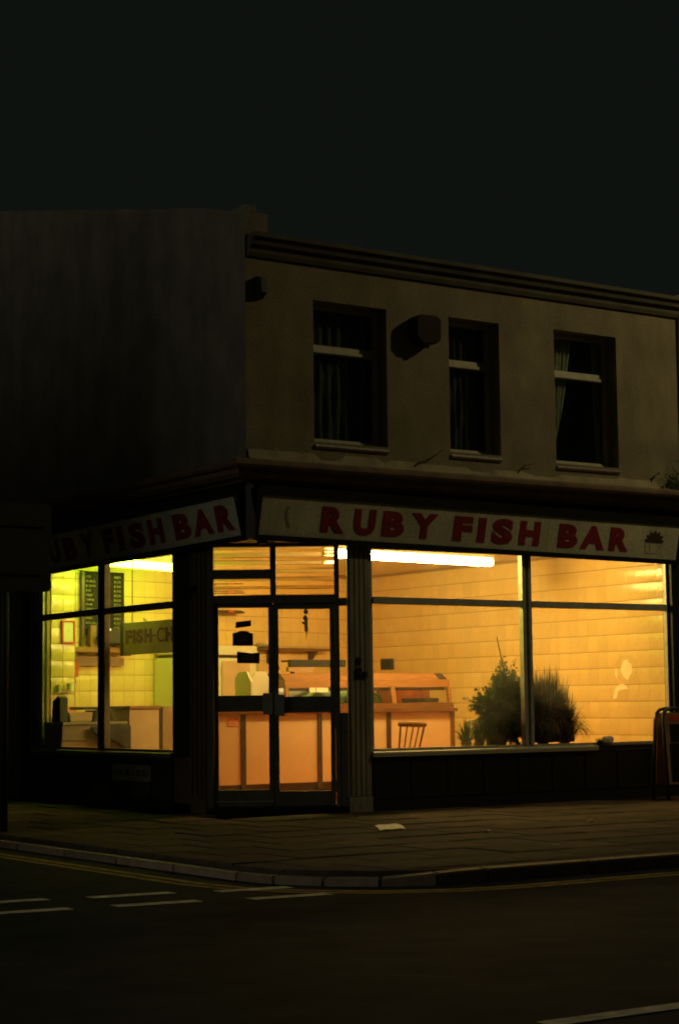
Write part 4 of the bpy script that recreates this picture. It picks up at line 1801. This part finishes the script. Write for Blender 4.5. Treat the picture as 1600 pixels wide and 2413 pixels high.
# pillar plates
for (T_, u0, u1, v, z0, z1, lab) in ((FR, 1.295, 1.345, .013, 1.50, 1.57, 'small black intercom plate on the right pilaster, upper one'), (FR, 1.285, 1.35, .013, 1.36, 1.46, 'small black bell push on the right pilaster, lower one'),
                                     (FL, 1.0, 1.10, .013, 2.26, 2.33, 'small dark plate high on the left pilaster'), (FR, 1.375, 1.42, .013, 1.36, 1.42, 'tiny brown plate beside the bell push on the right pilaster')):
    b = MB()
    b.box(u0, u1, v, v + .018, z0, z1, T_)
    b.box(u0 + .015, u1 - .015, v + .018, v + .024, z0 + .02, z1 - .02, T_)
    tag(b.build('pilaster_plate', BLACK), lab, 'plate', 'plates on the pilasters')

# litter on the pavement
b = MB()
r5 = random.Random(8)
gr = []
for j in range(4):
    rw = []
    for i in range(6):
        rw.append(b.bm.verts.new((-.09 + .058 * i + .02 * j, -2.36 + .06 * j + .005 * i, .008 + .010 * j + .008 * math.sin(i * 1.3 + j) ** 2 + pave_z(0, -2.3))))
    gr.append(rw)
for j in range(3):
    for i in range(5):
        b.bm.faces.new((gr[j][i], gr[j][i + 1], gr[j + 1][i + 1], gr[j + 1][i]))
ob = b.build('paper_litter', PAPER, normals=False)
tag(ob, 'white sheet of paper lying on the pavement before the shop', 'litter')
for i, (x, y, lab) in enumerate(((.55, -3.05, 'small crumpled scrap nearest the white sheet on the pavement'), (2.05, -2.7, 'small crumpled scrap lying under the middle of the front window'), (4.3, -1.9, 'small crumpled scrap near the A-board'))):
    b = MB()
    bmesh.ops.create_icosphere(b.bm, subdivisions=1, radius=.025, matrix=Matrix.Translation((x, y, pave_z(x, y) + .012)) @ Matrix.Diagonal((1.4, .9, .5, 1)))
    for v in b.bm.verts:
        v.co += Vector((r5.uniform(-.008, .008), r5.uniform(-.008, .008), r5.uniform(-.003, .004)))
    tag(b.build('litter_scrap', BEIGE), lab, 'litter', 'scraps on the pavement')

# ------------------------------------------------------------------ neighbouring house (mostly out of frame)
nb = thing('neighbouring_house', (6.0, 0, 0), 'pale painted house adjoining the shop on the right', 'house')
b = MB()
x0, x1 = 6.002, 12.0
ops = [(7.0, 8.0, 3.7, 5.2), (9.6, 10.6, 3.7, 5.2), (6.9, 8.3, .8, 2.5), (9.7, 10.6, 0.0, 2.3)]
b.box(x0, 6.9, -.06, .25, -.03, 5.9)
b.box(6.9, 8.3, -.06, .25, -.03, .8)
b.box(6.9, 8.3, -.06, .25, 2.5, 3.7)
b.box(6.9, 7.0, -.06, .25, 3.7, 5.2)
b.box(8.0, 8.3, -.06, .25, 3.7, 5.2)
b.box(6.9, 8.3, -.06, .25, 5.2, 5.9)
b.box(8.3, 9.6, -.06, .25, -.03, 5.9)
b.box(9.6, 10.6, -.06, .25, 2.3, 3.7)
b.box(9.6, 9.7, -.06, .25, -.03, 2.3)
b.box(9.6, 10.6, -.06, .25, 5.2, 5.9)
b.box(10.6, x1, -.06, .25, -.03, 5.9)
b.box(x0, x1, 8.0, 8.3, -.03, 5.9)
b.box(11.75, x1, .25, 8.0, -.03, 5.9)
b.build('wall', PALEWALL, nb)
b = MB()
b.box(5.885, 6.0, -.075, -.001, -.02, 2.60)
b.build('corner_pilaster', PALEWALL, nb, bevel=.006)
b = MB()
b.prism([(-.2, 5.901), (4.1, 6.75), (8.4, 5.901)], 6.002, 12.0, lambda yv, z, x: (x, yv, z))
b.build('roof', SLATE, nb)
for (a0, a1, z0, z1) in ops[:3]:
    f = MB()
    f.box(a0, a0 + .06, .06, .12, z0, z1)
    f.box(a1 - .06, a1, .06, .12, z0, z1)
    f.box(a0 + .06, a1 - .06, .06, .12, z1 - .06, z1)
    f.box(a0 + .06, a1 - .06, .06, .12, z0, z0 + .06)
    f.box(a0 + .06, a1 - .06, .06, .12, (z0 + z1) / 2 - .03, (z0 + z1) / 2 + .03)
    w = f.build('window', WHITEF, nb)
    g = MB()
    g.box(a0 + .06, a1 - .06, .085, .09, z0 + .06, z1 - .06)
    g.build('pane', GLU, w)
f = MB()
f.box(9.70, 10.6, .08, .13, 0, 2.3)
dd = f.build('door', STRIP, nb)
f = MB()
f.tube([(9.80, .08, 1.05), (9.80, .03, 1.05)], .025, 8)
f.build('handle', ALUP, dd)

# unseen house added across the side street to shade the side wall's far end
oh = thing('shading_house', (-14, 8, -.12), 'unseen house added across the side street to shade the side wall', 'house')
b = MB()
b.box(-19, -10, 1.6, 17, -.15, 9.0)
b.build('wall', RENDER2, oh)
b = MB()
b.prism([(-19.3, 9.001), (-14.5, 11.6), (-9.7, 9.001)], 1.4, 17.2, lambda x, z, yv: (x, yv, z))
b.build('roof', SLATE, oh)
for yv in (3.0, 6.5, 10.0, 13.5):
    for z0 in (1.0, 4.4):
        w = MB()
        w.box(-9.999, -9.95, yv, yv + 1.1, z0, z0 + 1.6)
        w_ = w.build('window', WHITEF, oh)
        g = MB()
        g.box(-9.949, -9.945, yv + .08, yv + 1.02, z0 + .08, z0 + 1.52)
        g.build('pane', GLU, w_)

# ------------------------------------------------------------------ street lamp on the front pavement, right of the view
sl = thing('street_lamp', (8.5, -5.3, -.03), 'tall street lamp on the front pavement to the right', 'street lamp')
b = MB()
b.tube([(8.5, -5.3, -.05), (8.5, -5.3, 1.2), (8.5, -5.3, 1.25), (8.5, -5.3, 8.4), (8.47, -5.2, 8.9), (8.38, -4.95, 9.08), (8.32, -4.8, 9.12)], [.095, .09, .065, .05, .045, .04, .04], 12)
b.build('column', GREYM, sl, smooth=True)
b = MB()
b.prism([(-.13, 9.16), (.13, 9.16), (.10, 9.24), (-.10, 9.24)], 0, .75, lambda a, z, c: (8.32 + a - .11 * c, -4.95 + c * .98, z))
b.build('lantern', GREYM, sl, bevel=.02)
b = MB()
bmesh.ops.create_uvsphere(b.bm, u_segments=16, v_segments=10, radius=.17, matrix=Matrix.Translation((8.28, -4.62, 9.05)) @ Matrix.Diagonal((1, 1.3, .62, 1)))
b.build('bulb', SODIUM, sl, smooth=True)
